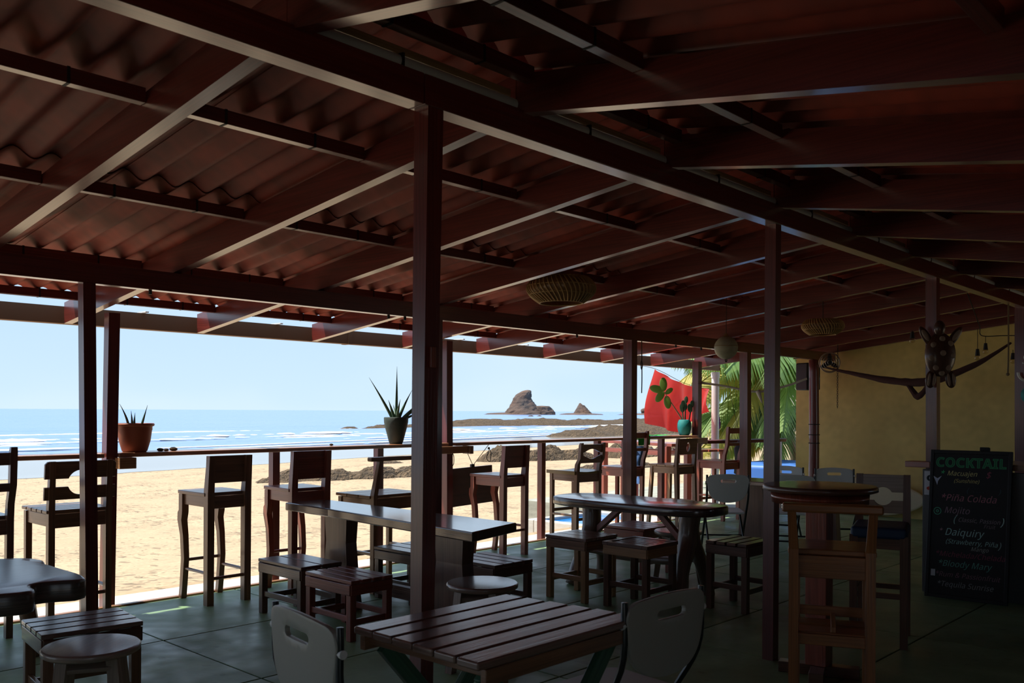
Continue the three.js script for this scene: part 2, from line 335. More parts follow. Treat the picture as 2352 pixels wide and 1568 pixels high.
rafterU.forEach((u) => {
  const tail = u > 12.9 ? 6.2 : 7.42;
  solo('rafter', rafterGeo(u, RIDGE + .002, tail, sea_y), M.beam, overWhat[u] ? 'dark maroon seaward rafter ' + overWhat[u] : 'dark maroon seaward rafter at the near end beyond the slab table', 'rafter', 'seaward rafters');
  solo('rafter', rafterGeo(u, RIDGE - .002, -3.0, land_y), M.beam, 'dark maroon sloping rafter on the inland side of the roof', 'rafter', 'inland rafters');
});
// purlins, cut between the rafters
function purlinRow(s, fn, label, group) {
  for (let i = 0; i + 1 < rafterU.length; i++) {
    const a = rafterU[i] + .032, b = rafterU[i + 1] - .032, t = thing('purlin', label, 'purlin', [(a + b) / 2, fn(s) + .121, s], 0, group), L = b - a;
    part('batten', bx(L, .062, .05, 0, .031, 0, { axis: 0, r: .003 }), M.purlin, t);
    for (const k of [.28, .72]) part('hook_strap', bx(.012, .066, .054, -L / 2 + L * k, .031, 0, { r: .001 }), M.iron, t);
  }
}
for (const s of [3.60, 4.74, 6.07, 7.12]) purlinRow(s, sea_y, ['dark purlin under the seaward roof near the ridge', 'dark purlin under the middle of the seaward roof', 'dark purlin just outside the eave beam', 'dark outermost purlin above the gutter'][[3.60, 4.74, 6.07, 7.12].indexOf(s)], 'purlins at ' + ['the upper roof', 'the middle roof', 'the eave beam', 'the gutter'][[3.60, 4.74, 6.07, 7.12].indexOf(s)]);
for (const s of [2.47, 1.93, .72, -.45, -1.7]) purlinRow(s, land_y, 'dark purlin under the inland roof, ' + { 2.47: 'beside the ridge', 1.93: 'second from the ridge', .72: 'third from the ridge', '-0.45': 'fourth from the ridge', '-1.7': 'fifth from the ridge' }[s], 'inland purlins at row ' + [2.47, 1.93, .72, -.45, -1.7].indexOf(s));
// corrugated sheets
const PITCH = .177, AMP = .024;
function sheetGeo(waves, L, t = .006) {
  const per = 10, n = waves * per, pos = [], nor = [], uv = [], idx = [];
  for (const side of [0, 1]) for (let i = 0; i <= n; i++) {
    const x = i / per * PITCH, ph = i / per * Math.PI * 2, y = AMP * Math.cos(ph) + side * t, dy = -AMP * Math.sin(ph) * Math.PI * 2 / PITCH, l = Math.hypot(1, dy), sg = side ? 1 : -1;
    for (const z of [0, L]) { pos.push(x, y, z); nor.push(-dy / l * sg, sg / l, 0); uv.push(x, z); }
  }
  const k = (n + 1) * 2;
  for (let i = 0; i < n; i++) { const a = i * 2; idx.push(a, a + 2, a + 1, a + 1, a + 2, a + 3); const b = k + i * 2; idx.push(b, b + 1, b + 2, b + 1, b + 3, b + 2); for (const e of [0, 1]) { const p = a + e, q = a + 2 + e, P = p + k, Q = q + k; e ? idx.push(p, q, P, q, Q, P) : idx.push(p, P, q, q, P, Q); } }
  const g = new THREE.BufferGeometry(); g.setAttribute('position', new THREE.Float32BufferAttribute(pos, 3)); g.setAttribute('normal', new THREE.Float32BufferAttribute(nor, 3)); g.setAttribute('uv', new THREE.Float32BufferAttribute(uv, 2)); g.setIndex(idx);
  return g;
}
{
  const roof = struct('ceiling', 'corrugated red-brown roof sheets seen from below', 'roof');
  const rows = [[2.60, 4.78, 1], [4.62, 7.27, 0], [2.50, .60, 1], [.74, -1.25, 0], [-1.1, -3.1, 2]];
  rows.forEach(([s0, s1, lift], r) => {
    const fn = s0 >= RIDGE ? sea_y : land_y, L = Math.hypot(s1 - s0, fn(s1) - fn(s0)), six = sheetGeo(6, L);
    const pitch = Math.atan2(fn(s0) - fn(s1), Math.abs(s1 - s0));
    for (let k = 0, u = U0 - .1; u < U1 + .25; k++, u += PITCH * 6 - PITCH) {   // one wave of side lap
      const o = part('roof_sheet', six, M.roof[(k * 5 + r * 2 + (k * r) % 3) % 3], roof);
      o.position.set(u, fn(s0) + .121 + .062 + AMP + .004 + lift * .008 + (k % 2) * .004, -s0);
      if (s1 > s0) { o.rotation.set(pitch, Math.PI, 0, 'YXZ'); o.position.x = u + PITCH * 6; } else o.rotation.set(pitch, 0, 0, 'YXZ');
    }
  });
  for (const s of [-1, 1]) part('ridge_cap', bx(U1 - U0 + .3, .01, .2, (U0 + U1) / 2, 3.005, -RIDGE - s * .088, { rot: [-s * .16, 0, 0], axis: 0, r: .002 }), M.roof[1], roof);
}
for (let i = 4; i + 1 < rafterU.length; i++) {
  const a = rafterU[i] + .035, b = rafterU[i + 1] - .035, L = b - a;
  const t = thing('ridge_duct', 'grey pipe and pale batten lying along the top of the ridge beam', 'pipe', [(a + b) / 2, 2.757, RIDGE + .01], 0, 'pipes along the ridge');
  part('pipe', new THREE.CylinderGeometry(.027, .027, L, 16).rotateZ(Math.PI / 2).translate(0, .028, .0).toNonIndexed(), M.pipe, t, 'grey plastic pipe');
  part('clip', bx(.012, .058, .06, -L * .1, .029, 0, { r: .002 }), M.iron, t);
  part('batten', bx(L * .96, .03, .03, 0, .074, -.01, { axis: 0 }), M.batten, t, 'pale wooden batten');
}
// gutter and drainpipe
{
  const g = thing('gutter', 'tan plastic roof gutter hanging along the seaward eave', 'gutter', [0, 0, 0]);
  const sh = shapeOf([[-.05, .135], [-.045, 0], [.055, 0], [.065, .135], [.058, .135], [.048, .008], [-.038, .008], [-.043, .135]]);
  for (const [a, b] of [[-3.2, .95], [.96, 5.55], [5.56, 10.0], [10.01, 12.95]]) { const e = new THREE.ExtrudeGeometry(sh, { depth: b - a, bevelEnabled: false }); e.rotateY(Math.PI / 2); e.translate(a, 2.178, -7.5); part('trough', e, M.gutter, g); }
  for (const u of [.955, 5.555, 10.0]) part('joint_collar', bx(.05, .142, .128, u, 2.245, -7.507, { r: .003 }), M.gutter, g);
  for (const u of [2.1, 3.4, 4.7, 7.1, 8.2, 9.1, 11.0]) part('bracket', bx(.03, .012, .17, u, 2.318, -7.46, { r: .003 }), M.white, g);
  part('end_cap', bx(.012, .14, .12, 12.955, 2.245, -7.507, { r: .003 }), M.gutter, g);
}
{
  const t = thing('drainpipe', 'white plastic drainpipe standing beside the red cloth', 'pipe', [12.9, 0, 7.50]);
  part('pipe', new THREE.CylinderGeometry(.062, .062, 2.6, 20, 1).translate(0, .85, 0).toNonIndexed(), M.white, t);
  part('collar', new THREE.CylinderGeometry(.07, .07, .08, 20).translate(0, 2.1, 0).toNonIndexed(), M.white, t);
}
// walls
{ // end wall with its gable following the roof
  const sh = shapeOf([[-3.0, -.3], [-3.0, land_y(-3.0) + .13], [RIDGE, 2.89], [6.23, sea_y(6.23) + .13], [6.23, -.3]]);
  const g = new THREE.ExtrudeGeometry(sh, { depth: .2, bevelEnabled: false }); g.rotateY(Math.PI / 2); g.translate(U1, 0, 0);
  structMesh('wall_right', g, M.yellowWall, 'yellow plastered end wall of the bar rising to the sloping roof', 'wall');
}
structMesh('wall_back', bx(10.2, 2.2, .16, 4.55, 1.0, 3.12, { axis: 1 }), M.backWall, 'dark timber wall along the inland side behind the bar', 'wall');
structMesh('wall_left', bx(.16, 2.25, 8.2, U0 - .1, 1.02, -1.3, { axis: 1 }), M.backWall, 'dark timber wall closing the near end of the terrace', 'wall');
for (const u of [-3.0, -.65, 9.75]) { const o = part(numbered('roof_post'), post(u, -2.9, 0, land_y(-2.9), .1, .1), M.maroon, scene); o.userData = { label: u < -1 ? 'maroon corner post at the open inland end of the terrace' : u < 5 ? 'maroon post where the dark back wall begins' : 'maroon post where the dark back wall ends behind the bar', category: 'post' }; }
structMesh('yard_ground', bx(70, .3, 44, -10, -.34, 15.2, { r: .01 }), M.sand, 'sandy yard around the landward side of the building', 'ground');

// ---------------------------------------------------------------- railing with its drinks shelf
{
  const t = thing('rail_counter', 'long wooden drinks shelf along the seaward rail', 'counter', [0, 0, 0]);
  for (const [a, b, s0, s1] of [[-3.2, 2.84, 6.985, 7.09], [-3.2, 2.84, 6.86, 6.98], [2.95, 6.39, 6.86, 6.98], [2.85, 6.39, 6.985, 7.14], [6.50, 11.34, 6.86, 6.98], [6.40, 11.34, 6.985, 7.10]]) part('shelf_board', bx(b - a, .034, s1 - s0, (a + b) / 2, 1.145, -(s0 + s1) / 2, { axis: 0, r: .006 }), M.counter, t);
  part('bracket_block', bx(.13, .085, .09, 2.99, 1.085, -6.84, {}), M.tan, t); part('bracket_block', bx(.42, .075, .05, 6.44, 1.088, -6.865, {}), M.tan, t); part('bracket_block', bx(.05, .085, .12, 6.68, 1.083, -6.87, {}), M.brown, t); part('bracket_block', bx(.42, .075, .06, 11.3, 1.088, -6.84, {}), M.tan, t);
  for (const u of [.9, 4.36, 5.53, 7.97, 9.05, 9.65, 10.5]) part('baluster', post(u, 6.95, -.05, 1.128, .07, .07), M.maroonWorn, t);
}
{
  const t = thing('side_rail', 'dark red handrail running from the gutter post to the yellow wall', 'railing', [0, 0, 0]);
  part('handrail', bar([11.45, 1.06, -6.93], [13.15, 1.07, -6.40], .05, .05), M.maroonWorn, t);
  part('baluster', post(13.02, 6.44, -.05, 1.045, .06, .06), M.maroonWorn, t); part('baluster', post(12.2, 6.69, -.05, 1.04, .06, .06), M.maroonWorn, t);
}

// ---------------------------------------------------------------- beach, sea, rocks and what stands outside
const SEA = -1.9;
function gridGeo(us, rows, fn) {                                          // rows: functions of u giving s
  const pos = [], uv = [], idx = [], n = us.length;
  rows.forEach((row) => us.forEach((u) => { const s = row(u), y = fn(u, s); pos.push(u, y, -s); uv.push(u, s); }));
  for (let j = 0; j + 1 < rows.length; j++) for (let i = 0; i + 1 < n; i++) { const a = j * n + i, b = a + n; idx.push(a, a + 1, b, b, a + 1, b + 1); }
  const g = new THREE.BufferGeometry(); g.setAttribute('position', new THREE.Float32BufferAttribute(pos, 3)); g.setAttribute('uv', new THREE.Float32BufferAttribute(uv, 2)); g.setIndex(idx); g.computeVertexNormals(); return g;
}
const lerpPts = (p, x) => { if (x <= p[0][0]) return p[0][1]; for (let i = 0; i + 1 < p.length; i++) if (x <= p[i + 1][0]) { const t = (x - p[i][0]) / (p[i + 1][0] - p[i][0]); return p[i][1] + (p[i + 1][1] - p[i][1]) * t; } return p[p.length - 1][1]; };
const beachY = (u, s) => { const k = s - .19 * Math.max(-40, Math.min(u, 260)) * Math.min(1, Math.max(0, (s - 12) / 30)); return lerpPts([[6, -.14], [7.0, -.14], [7.32, -.05], [7.7, -.055], [8.2, -.22], [12, -.72], [24, -1.32], [44, -1.80], [62, -1.93], [80, -2.6]], k) + (s < 40 ? .05 * fbm(u * .8, s * .8, 3, 3) + .10 * fbm(u * .12, s * .12, 9, 3) : 0); };
const range = (a, b, n, pw = 1) => Array.from({ length: n + 1 }, (_, i) => a + (b - a) * Math.pow(i / n, pw));
{
  const us = [...range(-60, -4, 14), ...range(-3.5, 30, 130), ...range(32, 80, 40), ...range(85, 330, 40)];
  const dry = [...range(7.2, 20, 60), ...range(20.4, 42, 40)].map((s) => (u) => s + .19 * Math.max(-40, Math.min(u, 260)) * Math.min(1, Math.max(0, (s - 12) / 30)) + (s > 30 ? (s - 30) / 12 * (2.2 * fbm(u * .06, 4, 1) + .8 * fbm(u * .3, 8, 1)) : 0));
  structMesh('sand_beach', gridGeo(us, dry, beachY), M.sand, 'dry golden sand of the beach with scattered footprints', 'sand');
  const wet = range(42, 78, 25).map((s) => (u) => s - (s === 42 ? .4 : 0) + .19 * Math.max(-40, Math.min(u, 260)) + (s === 42 ? 2.2 * fbm(u * .06, 4, 1) + .8 * fbm(u * .3, 8, 1) : 0));
  structMesh('wet_sand', gridGeo(us.filter((_, i) => i % 2 === 0), wet, (u, s) => beachY(u, s) + .012), M.wetSand, 'wet glossy sand at the edge of the water', 'sand');
  const sw = [...range(61, 140, 90), ...range(146, 420, 40), ...range(460, 9000, 26, 2.5)].map((s) => (u) => s + .2 * Math.max(-40, Math.min(u, 260)) + (s < 66 ? 1.6 * fbm(u * .08, s, 2) : 0));
  const su = [...range(-5200, -300, 12, .6), ...range(-280, -70, 14), ...range(-66, 200, 190), ...range(210, 700, 40), ...range(760, 9000, 16, 2)];
  const wave = (u, s) => { const k = s - .2 * Math.max(-40, Math.min(u, 260)); return SEA + (k < 420 ? Math.min(1, (k - 60) / 20) * (.10 * Math.sin(k * .42 + 2.2 * fbm(u * .02, k * .02, 5)) + .10 * fbm(u * .1, k * .25, 3)) : 0); };
  structMesh('sea', gridGeo(su, sw, wave), M.sea, 'pale blue sea reaching to the horizon', 'water');
}
{ // breaking waves: low ragged ridges of foam
  const strips = [[62.5, .8, .03, 91], [67, .6, .05, 17], [73, .9, .10, 33], [80, 1.3, .16, 47], [86, 1.8, .14, 58], [93, 2.6, .30, 61], [112, .8, .14, 77]];
  const gs = [];
  for (const [s0, w, h, z] of strips) {
    const us = range(-50, 210, 340), pos = [], idx = [], K = 6; let run = -1;
    us.forEach((u, i) => {
      const base = s0 + .2 * Math.max(-40, Math.min(u, 260)) + 2.6 * fbm(u * .03, z, 1), on = fbm(u * .05, z * 3.1, 5) + .5 * fbm(u * .5, z, 7) + (s0 < 70 ? .2 : u < 30 ? .16 : .02), half = w * Math.max(0, Math.min(1, on * 5)) * (.6 + .8 * Math.abs(fbm(u * .25, z, 2)) + .3);
      for (let k = 0; k <= K; k++) { const t = k / K * 2 - 1, jag = 1 + .6 * fbm(u * .7, k * 1.7, z); pos.push(u, SEA + .02 + h * (1 - t * t) * Math.min(1, half / w) * (.6 + fbm(u * .4, k, z)) + .05, -(base + half * t * jag)); }
    });
    for (let i = 0; i + 1 < us.length; i++) for (let k = 0; k < K; k++) { const a = i * (K + 1) + k, b = a + K + 1; idx.push(a, b, a + 1, b, b + 1, a + 1); }
    const g = new THREE.BufferGeometry(); g.setAttribute('position', new THREE.Float32BufferAttribute(pos, 3)); g.setIndex(idx); g.computeVertexNormals(); gs.push(g.toNonIndexed());
  }
  const o = part('sea_foam', gs, M.foam, scene); o.userData = { kind: 'stuff', label: 'white foam of the waves breaking on the beach', category: 'foam' };
}
// rock shelves: a lumpy heightfield over an oval patch
function rockShelf(name, label, group, pts, res, y0, strata = .22) {
  // pts: [u, s, radius u, radius s, height]
  const umin = Math.min(...pts.map((p) => p[0] - p[2])), umax = Math.max(...pts.map((p) => p[0] + p[2])), smin = Math.min(...pts.map((p) => p[1] - p[3])), smax = Math.max(...pts.map((p) => p[1] + p[3]));
  const nu = Math.ceil((umax - umin) / res), ns = Math.ceil((smax - smin) / res), hgt = (u, s) => {
    let h = -1; for (const [a, b, ra, rb, H] of pts) { const d = Math.hypot((u - a) / ra, (s - b) / rb); h = Math.max(h, H * (1 - d * d) * (1 + .35 * fbm(u * .9 / H, s * .9 / H, 4))); }
    h += pts[0][4] * (.45 * fbm(u * 1.3 / pts[0][4] * .6, s * 2.2 / pts[0][4] * .6, 8, 5) + .25 * (.5 - Math.abs(fbm(u * 2.2, s * 3.4, 3, 3)) * 2) - .1); const q = pts[0][4] * strata, st = Math.floor(h / q), f = h / q - st; return h <= 0 ? h : (st + Math.pow(f, 4)) * q + .02 * fbm(u * 5, s * 5, 1);
  };
  const g = gridGeo(range(umin, umax, nu), range(smin, smax, ns).map((s) => () => s), (u, s) => y0(u, s) + Math.max(-.25, hgt(u, s)));
  return solo(name, toCreasedNormals(g, .6), M.rock, label, 'rock', group);
}
const bY = (u, s) => beachY(u, s);
rockShelf('beach_rock', 'low brown rock shelf on the sand behind the square-backed stools', undefined, [[20.6, 31.9, 1.4, 1.0, .32], [22.4, 31.2, 1.5, 1.0, .42], [24.2, 30.6, 1.5, 1.0, .5], [25.8, 30.2, 1.5, .9, .42]], .11, bY);
rockShelf('beach_rock', 'small flat brown rock on the sand left of the low rock shelf', undefined, [[23.6, 36.0, .9, .6, .28]], .1, bY);
rockShelf('beach_rock', 'dark rugged rock mound on the sand behind the red stool', undefined, [[38.6, 36.6, 2.0, 1.5, .85], [41.0, 35.4, 2.4, 1.4, .8], [43.0, 34.8, 1.8, 1.3, .62]], .14, bY);
rockShelf('beach_rock', 'layered brown rock ledge on the sand behind the yellow seat', undefined, [[46.4, 33.6, 1.6, 1.6, .95], [47.6, 33.6, 2.6, 1.6, .85], [51.0, 32.6, 2.8, 1.6, .8], [55, 32.5, 3.4, 1.7, .7]], .15, bY);
rockShelf('beach_rock', 'thin sliver of rock on the sand below the dark pot', undefined, [[33.0, 40.5, 1.1, .5, .16]], .1, bY);
rockShelf('beach_rock', 'low rocks on the sand beyond the swimming pool', undefined, [[33.0, 25.5, 1.8, .9, .34], [36, 25.3, 1.6, .8, .3]], .12, bY);
const wY = () => SEA - .05;
rockShelf('reef', 'long brown rock reef between the breakers and the bay', 'reef', [[128, 141, 10, 7, .9], [146, 145, 16, 9, 1.7], [166, 146, 18, 10, 1.7], [186, 146, 20, 10, 1.4], [208, 146, 20, 12, 1.5], [232, 148, 24, 14, 2.1], [262, 152, 30, 16, 2.6], [300, 160, 30, 16, 2.2]], .9, wY, .3);
rockShelf('reef', 'brown rock tongue running into the shallows in front of the reef', undefined, [[97, 77, 7, 4, 1.0], [108, 79, 9, 6, 1.5], [122, 82, 12, 8, 1.8], [140, 86, 14, 9, 1.9], [160, 92, 16, 10, 1.9], [184, 98, 20, 12, 1.8], [212, 106, 24, 14, 1.9]], .7, wY, .3);
rockShelf('reef', 'small dark rock awash in the surf by the dark pot', undefined, [[110, 135, 6, 3, .9], [102, 137, 2.2, 1.2, .5]], .6, wY, .4);
rockShelf('sea_rock', 'pair of small dark rocks in the open bay before the tall sea stack', undefined, [[425, 380, 2.6, 1.6, 1.0], [438, 384, 2.6, 1.6, 1.0]], .5, wY, .4);
// sea stacks from rings: y, centre, half width, half depth
function stack(u, s, rings, lobes, label, sc = 1) {
  const gs = [];
  for (const rg of [rings, ...lobes]) {
    const N = 40, K = 30, pos = [], idx = [], col = [], c = new THREE.Color();
    for (let i = 0; i <= K; i++) {
      const y = rg[0][0] + (rg[rg.length - 1][0] - rg[0][0]) * i / K, cx = lerpPts(rg.map((r) => [r[0], r[1]]), y), a = lerpPts(rg.map((r) => [r[0], r[2]]), y), b = a * .8;
      for (let j = 0; j < N; j++) {
        const t = j / N * Math.PI * 2, n = 1 + .20 * fbm(Math.cos(t) * 1.6 + u, y * .09, Math.sin(t) * 1.6, 4) + .22 * fbm(Math.cos(t) * 6, y * .3, Math.sin(t) * 6, 3), x = cx + Math.cos(t) * a * n, z = Math.sin(t) * b * n;
        pos.push(x, y, z); const red = Math.max(0, fbm(x * .05 + 4, y * .05, z * .05, 3) * 2 + .35), g = .8 + .7 * fbm(x * .16, y * .3, z * .16, 4); c.setRGB(g * (.75 + .55 * red), g * (.80 + .16 * red), g * (.86 - .08 * red)); col.push(c.r, c.g, c.b);
      }
    }
    for (let i = 0; i < K; i++) for (let j = 0; j < N; j++) { const a = i * N + j, b = i * N + (j + 1) % N; idx.push(a, a + N, b, b, a + N, b + N); }
    const top = pos.length / 3, last = rg[rg.length - 1]; pos.push(last[1], last[0] + .4, 0); col.push(.8, .8, .82); for (let j = 0; j < N; j++) idx.push(K * N + j, top, K * N + (j + 1) % N);
    const g = new THREE.BufferGeometry(); g.setAttribute('position', new THREE.Float32BufferAttribute(pos, 3)); g.setAttribute('color', new THREE.Float32BufferAttribute(col, 3)); g.setIndex(idx); g.computeVertexNormals(); gs.push(g.toNonIndexed());
  }
  const g = gs.length > 1 ? mergeGeometries(gs) : gs[0], p = g.attributes.position, uv = new Float32Array(p.count * 2); for (let i = 0; i < p.count; i++) { uv[2 * i] = p.getX(i) + p.getZ(i); uv[2 * i + 1] = p.getY(i); } g.setAttribute('uv', new THREE.BufferAttribute(uv, 2));
  const o = shade(new THREE.Mesh(g, M.stack)); o.name = numbered('sea_stack'); o.userData = { label, category: 'rock' }; o.position.set(u, SEA, -s); o.rotation.y = (TURN - 90) * Math.PI / 180; o.scale.setScalar(sc); scene.add(o);
}
// across the view: local x; one unit about a metre at 850 m
stack(632, 568, [[-1, -4, 21], [2, -4, 18.5], [5.8, -4.5, 15], [8.2, -5, 12.6], [11, -5.4, 10.8], [15.3, -6, 8.3], [18.2, -5.0, 7.4], [21, -2.9, 5.6], [22.4, -1.6, 4.2], [23.2, -.8, 2.6]], [[[-1, 14, 11.5], [4, 13.5, 10], [7.2, 12.5, 8.6], [8.2, 12.5, 7.4]], [[-1, -24, 22], [1.2, -24, 15], [1.7, -22, 9]]], 'tall leaning sea stack with a low shoulder');
stack(700, 556, [[-1, 0, 11], [1.4, -.5, 9], [5, -1.2, 6], [8.5, -2, 3.2], [11.4, -2.8, .9]], [[[-1, -2, 24], [.8, -2, 20], [1.5, -4, 12]], [[3, 1, 5], [6, 1.2, 3.4], [9.4, .6, 1]]], 'small pointed sea stack beside the tall one');
stack(778, 535, [[-1, 0, 3.6], [2, 0, 4.0], [4.2, 0, 4.6], [6, 0, 4.0], [7, 0, 2]], [[[-1, 0, 34], [.8, 2, 28], [1.4, 0, 20]]], 'tiny mushroom-shaped rock on the far reef');
stack(882, 492, [[-1, 0, 8], [4, 0, 7], [8, 1.4, 5], [11, 2, 2.4]], [[[-1, -4, 42], [1.6, 0, 34], [2.4, 2, 26]]], 'rocky islet on the horizon behind the red cloth');
{ // headland far along the beach
  const us = range(-70, 330, 70), rows = range(0, 1, 26), pos = [], col = [], idx = [];
  rows.forEach((r) => us.forEach((x) => { const z = 110 - 240 * r, up = Math.min(1, Math.max(0, (x + 66) / 95)), h = 38 * up * up * (3 - 2 * up) * Math.sin(Math.PI * Math.min(1, r * .92 + .0)) + 9 * up * fbm(x * .03, z * .03, 3); pos.push(x, -1.5 + h, z); const g = .75 + .9 * fbm(x * .07, z * .07, 5, 4), gr = fbm(x * .04, z * .05, 8) > .04 ? 1 : 0; col.push(g * (gr ? .72 : 1.1), g * (gr ? .86 : 1.02), g * (gr ? .66 : 1.0)); }));
  for (let j = 0; j < 26; j++) for (let i = 0; i < 70; i++) { const a = j * 71 + i, b = a + 71; idx.push(a, a + 1, b, b, a + 1, b + 1); }
  const g = new THREE.BufferGeometry(); g.setAttribute('position', new THREE.Float32BufferAttribute(pos, 3)); g.setAttribute('color', new THREE.Float32BufferAttribute(col, 3)); g.setIndex(idx); g.computeVertexNormals();
  const o = solo('headland', g, M.hill, 'grey scrubby headland far along the beach behind the palm', 'hill'); o.position.set(610, SEA, -290); o.rotation.y = (TURN - 90) * Math.PI / 180;
}
// outer deck, pool, tank
{
  const d = struct('outer_deck', 'grey-green concrete deck outside the rail', 'floor'); part('deck_slab', bx(10.0, .4, 3.4, 16.25, -.21, -8.55, { r: .01 }), M.deckConcrete, d); part('deck_slab', bx(4.6, .4, 9, 15.7, -.215, -2.4, { r: .01 }), M.deckConcrete, d);
}
{
  const p = thing('swimming_pool', 'small blue swimming pool with a white rim below the rail', 'pool', [10.36, 0, 8.0]);
  for (const [w, d, x, z] of [[1.6, .12, 0, -.54], [1.6, .12, 0, .54], [.12, .96, -.74, 0], [.12, .96, .74, 0]]) part('rim', bx(w, .7, d, x, -.40, z, { r: .02 }), M.ledge, p);
  part('water', bx(1.38, .02, .98, 0, -.11, 0, { r: .001 }), M.poolBlue, p); part('basin', bx(1.38, .1, .98, 0, -.7, 0), M.poolBlue, p);
}
solo('water_tank', [bx(1.9, .62, 1.4, 14.9, .30, -7.25, { r: .08 })], M.tankBlue, 'blue plastic water tank behind the palm fronds', 'tank');
{
  const t = thing('deck_table', 'tall red wooden table on the deck outside the rail', 'table', [12.05, 0, 8.3], -.33 + Math.PI / 2);
  for (const x of [-.12, .12]) part('table_top', bx(2.0, .045, .22, 0, .995, x, { axis: 0 }), M.red, t);
  for (const [x, z] of [[-.85, -.2], [-.85, .2], [.85, -.2], [.85, .2]]) part('leg', bx(.09, .97, .09, x, .487, z), M.red, t);
  for (const z of [-.2, .2]) part('stretcher', bx(1.7, .07, .05, 0, .86, z), M.red, t);
}
{
  const t = thing('deck_table', 'low red slatted side table by the wetsuit on the deck', 'table', [12.35, 0, 7.45], -.3);
  for (const x of [-.2, 0, .2]) part('slat', bx(.18, .035, .62, x, .9, 0, { axis: 2 }), M.red, t);
  for (const [x, z] of [[-.24, -.25], [-.24, .25], [.24, -.25], [.24, .25]]) part('leg', bx(.055, .885, .055, x, .442, z), M.red, t);
}
// palm
function frond(base, dir, L, droop, m, t) {
  const pts = [], D = V3(...dir).normalize(), side = V3().crossVectors(D, V3(0, 1, 0)).normalize();
  for (let i = 0; i <= 10; i++) { const k = i / 10; pts.push(V3(...base).add(D.clone().multiplyScalar(L * k)).add(V3(0, -droop * L * k * k * 1.1, 0))); }
  const c = new THREE.CatmullRomCurve3(pts), pos = [], n = 54; const rib = new THREE.TubeGeometry(c, 16, .018, 5).toNonIndexed();
  for (let i = 3; i < n; i++) for (const sg of [-1, 1]) {
    const k = i / n, P = c.getPoint(k), T = c.getTangent(k), len = .74 * Math.sin(Math.PI * (.12 + .83 * k)) * L / 2.4 * rr(.85, 1.1), wd = .034;
    const out = side.clone().multiplyScalar(sg * .62).add(T.clone().multiplyScalar(.45)).add(V3(0, -.55 - .25 * rnd(), 0)).normalize(), mid = P.clone().add(out.clone().multiplyScalar(len * .5)), tip = P.clone().add(out.clone().multiplyScalar(len)).add(V3(0, -len * .18, 0)), w = T.clone().multiplyScalar(wd);
    const a = P.clone().sub(w), b = P.clone().add(w), q = mid.clone().sub(w), r = mid.clone().add(w);
    pos.push(...a.toArray(), ...b.toArray(), ...r.toArray(), ...a.toArray(), ...r.toArray(), ...q.toArray(), ...q.toArray(), ...r.toArray(), ...tip.toArray());
  }
  const g = new THREE.BufferGeometry(); g.setAttribute('position', new THREE.Float32BufferAttribute(pos, 3)); g.computeVertexNormals(); rib.deleteAttribute('uv');
  part('frond', [g, rib], m, t);
}
for (const [u, s, cy, ht, label, dense] of [[16.6, 7.75, 2.75, 2.9, 'tall palm with drooping green and yellow fronds beside the yellow wall', 1], [17.6, 8.6, 1.55, 2.2, 'low bushy palm whose fronds hang before the blue tank', 0]]) {
  const t = thing('palm_tree', label, 'palm', [u, 0, s]);
  part('trunk', limb([[.4, -.3, .2], [.3, cy * .4, .1], [.05, cy * .85, 0], [0, cy + .05, 0]], [.16, .12, .11, .1], { seg: 16, rough: .15 }), M.brown, t);
  const list = [[-1, .25, .05, 2.9, .42, 0], [-.9, .12, -.45, 3.0, .5, 1], [-.8, .3, .5, 2.7, .5, 0], [-.6, .5, -.8, 2.8, .5, 0], [-.3, .35, -1, 2.8, .55, 1], [-1, .05, .35, 2.5, .62, 0], [-.95, .0, -.15, 2.3, .75, 1], [.3, .5, -1, 2.7, .5, 0], [.9, .4, -.5, 2.6, .5, 0], [.9, .4, .5, 2.6, .5, 0], [.1, .5, 1, 2.6, .5, 0], [-.5, .3, .9, 2.6, .55, 0], [-.7, -.1, -.5, 2.2, .7, 0], [-.85, .62, -.1, 2.4, .5, 0], [-.8, -.25, .1, 2.1, .55, 0], [-.6, -.3, -.4, 2.0, .6, 1], [-1, .4, -.3, 3.1, .45, 0], [-1, .35, .3, 2.9, .5, 0], [-.2, .1, -.9, 2.3, .6, 0], [-.4, .2, .9, 2.4, .6, 0]];
  for (const [x, y, z, L, dr, c] of list) frond([0, cy, 0], [x + rr(-.1, .1), y, z + rr(-.1, .1)], L * (dense ? 1 : .8), dr, c ? M.palmYellow : M.palm, t);
}

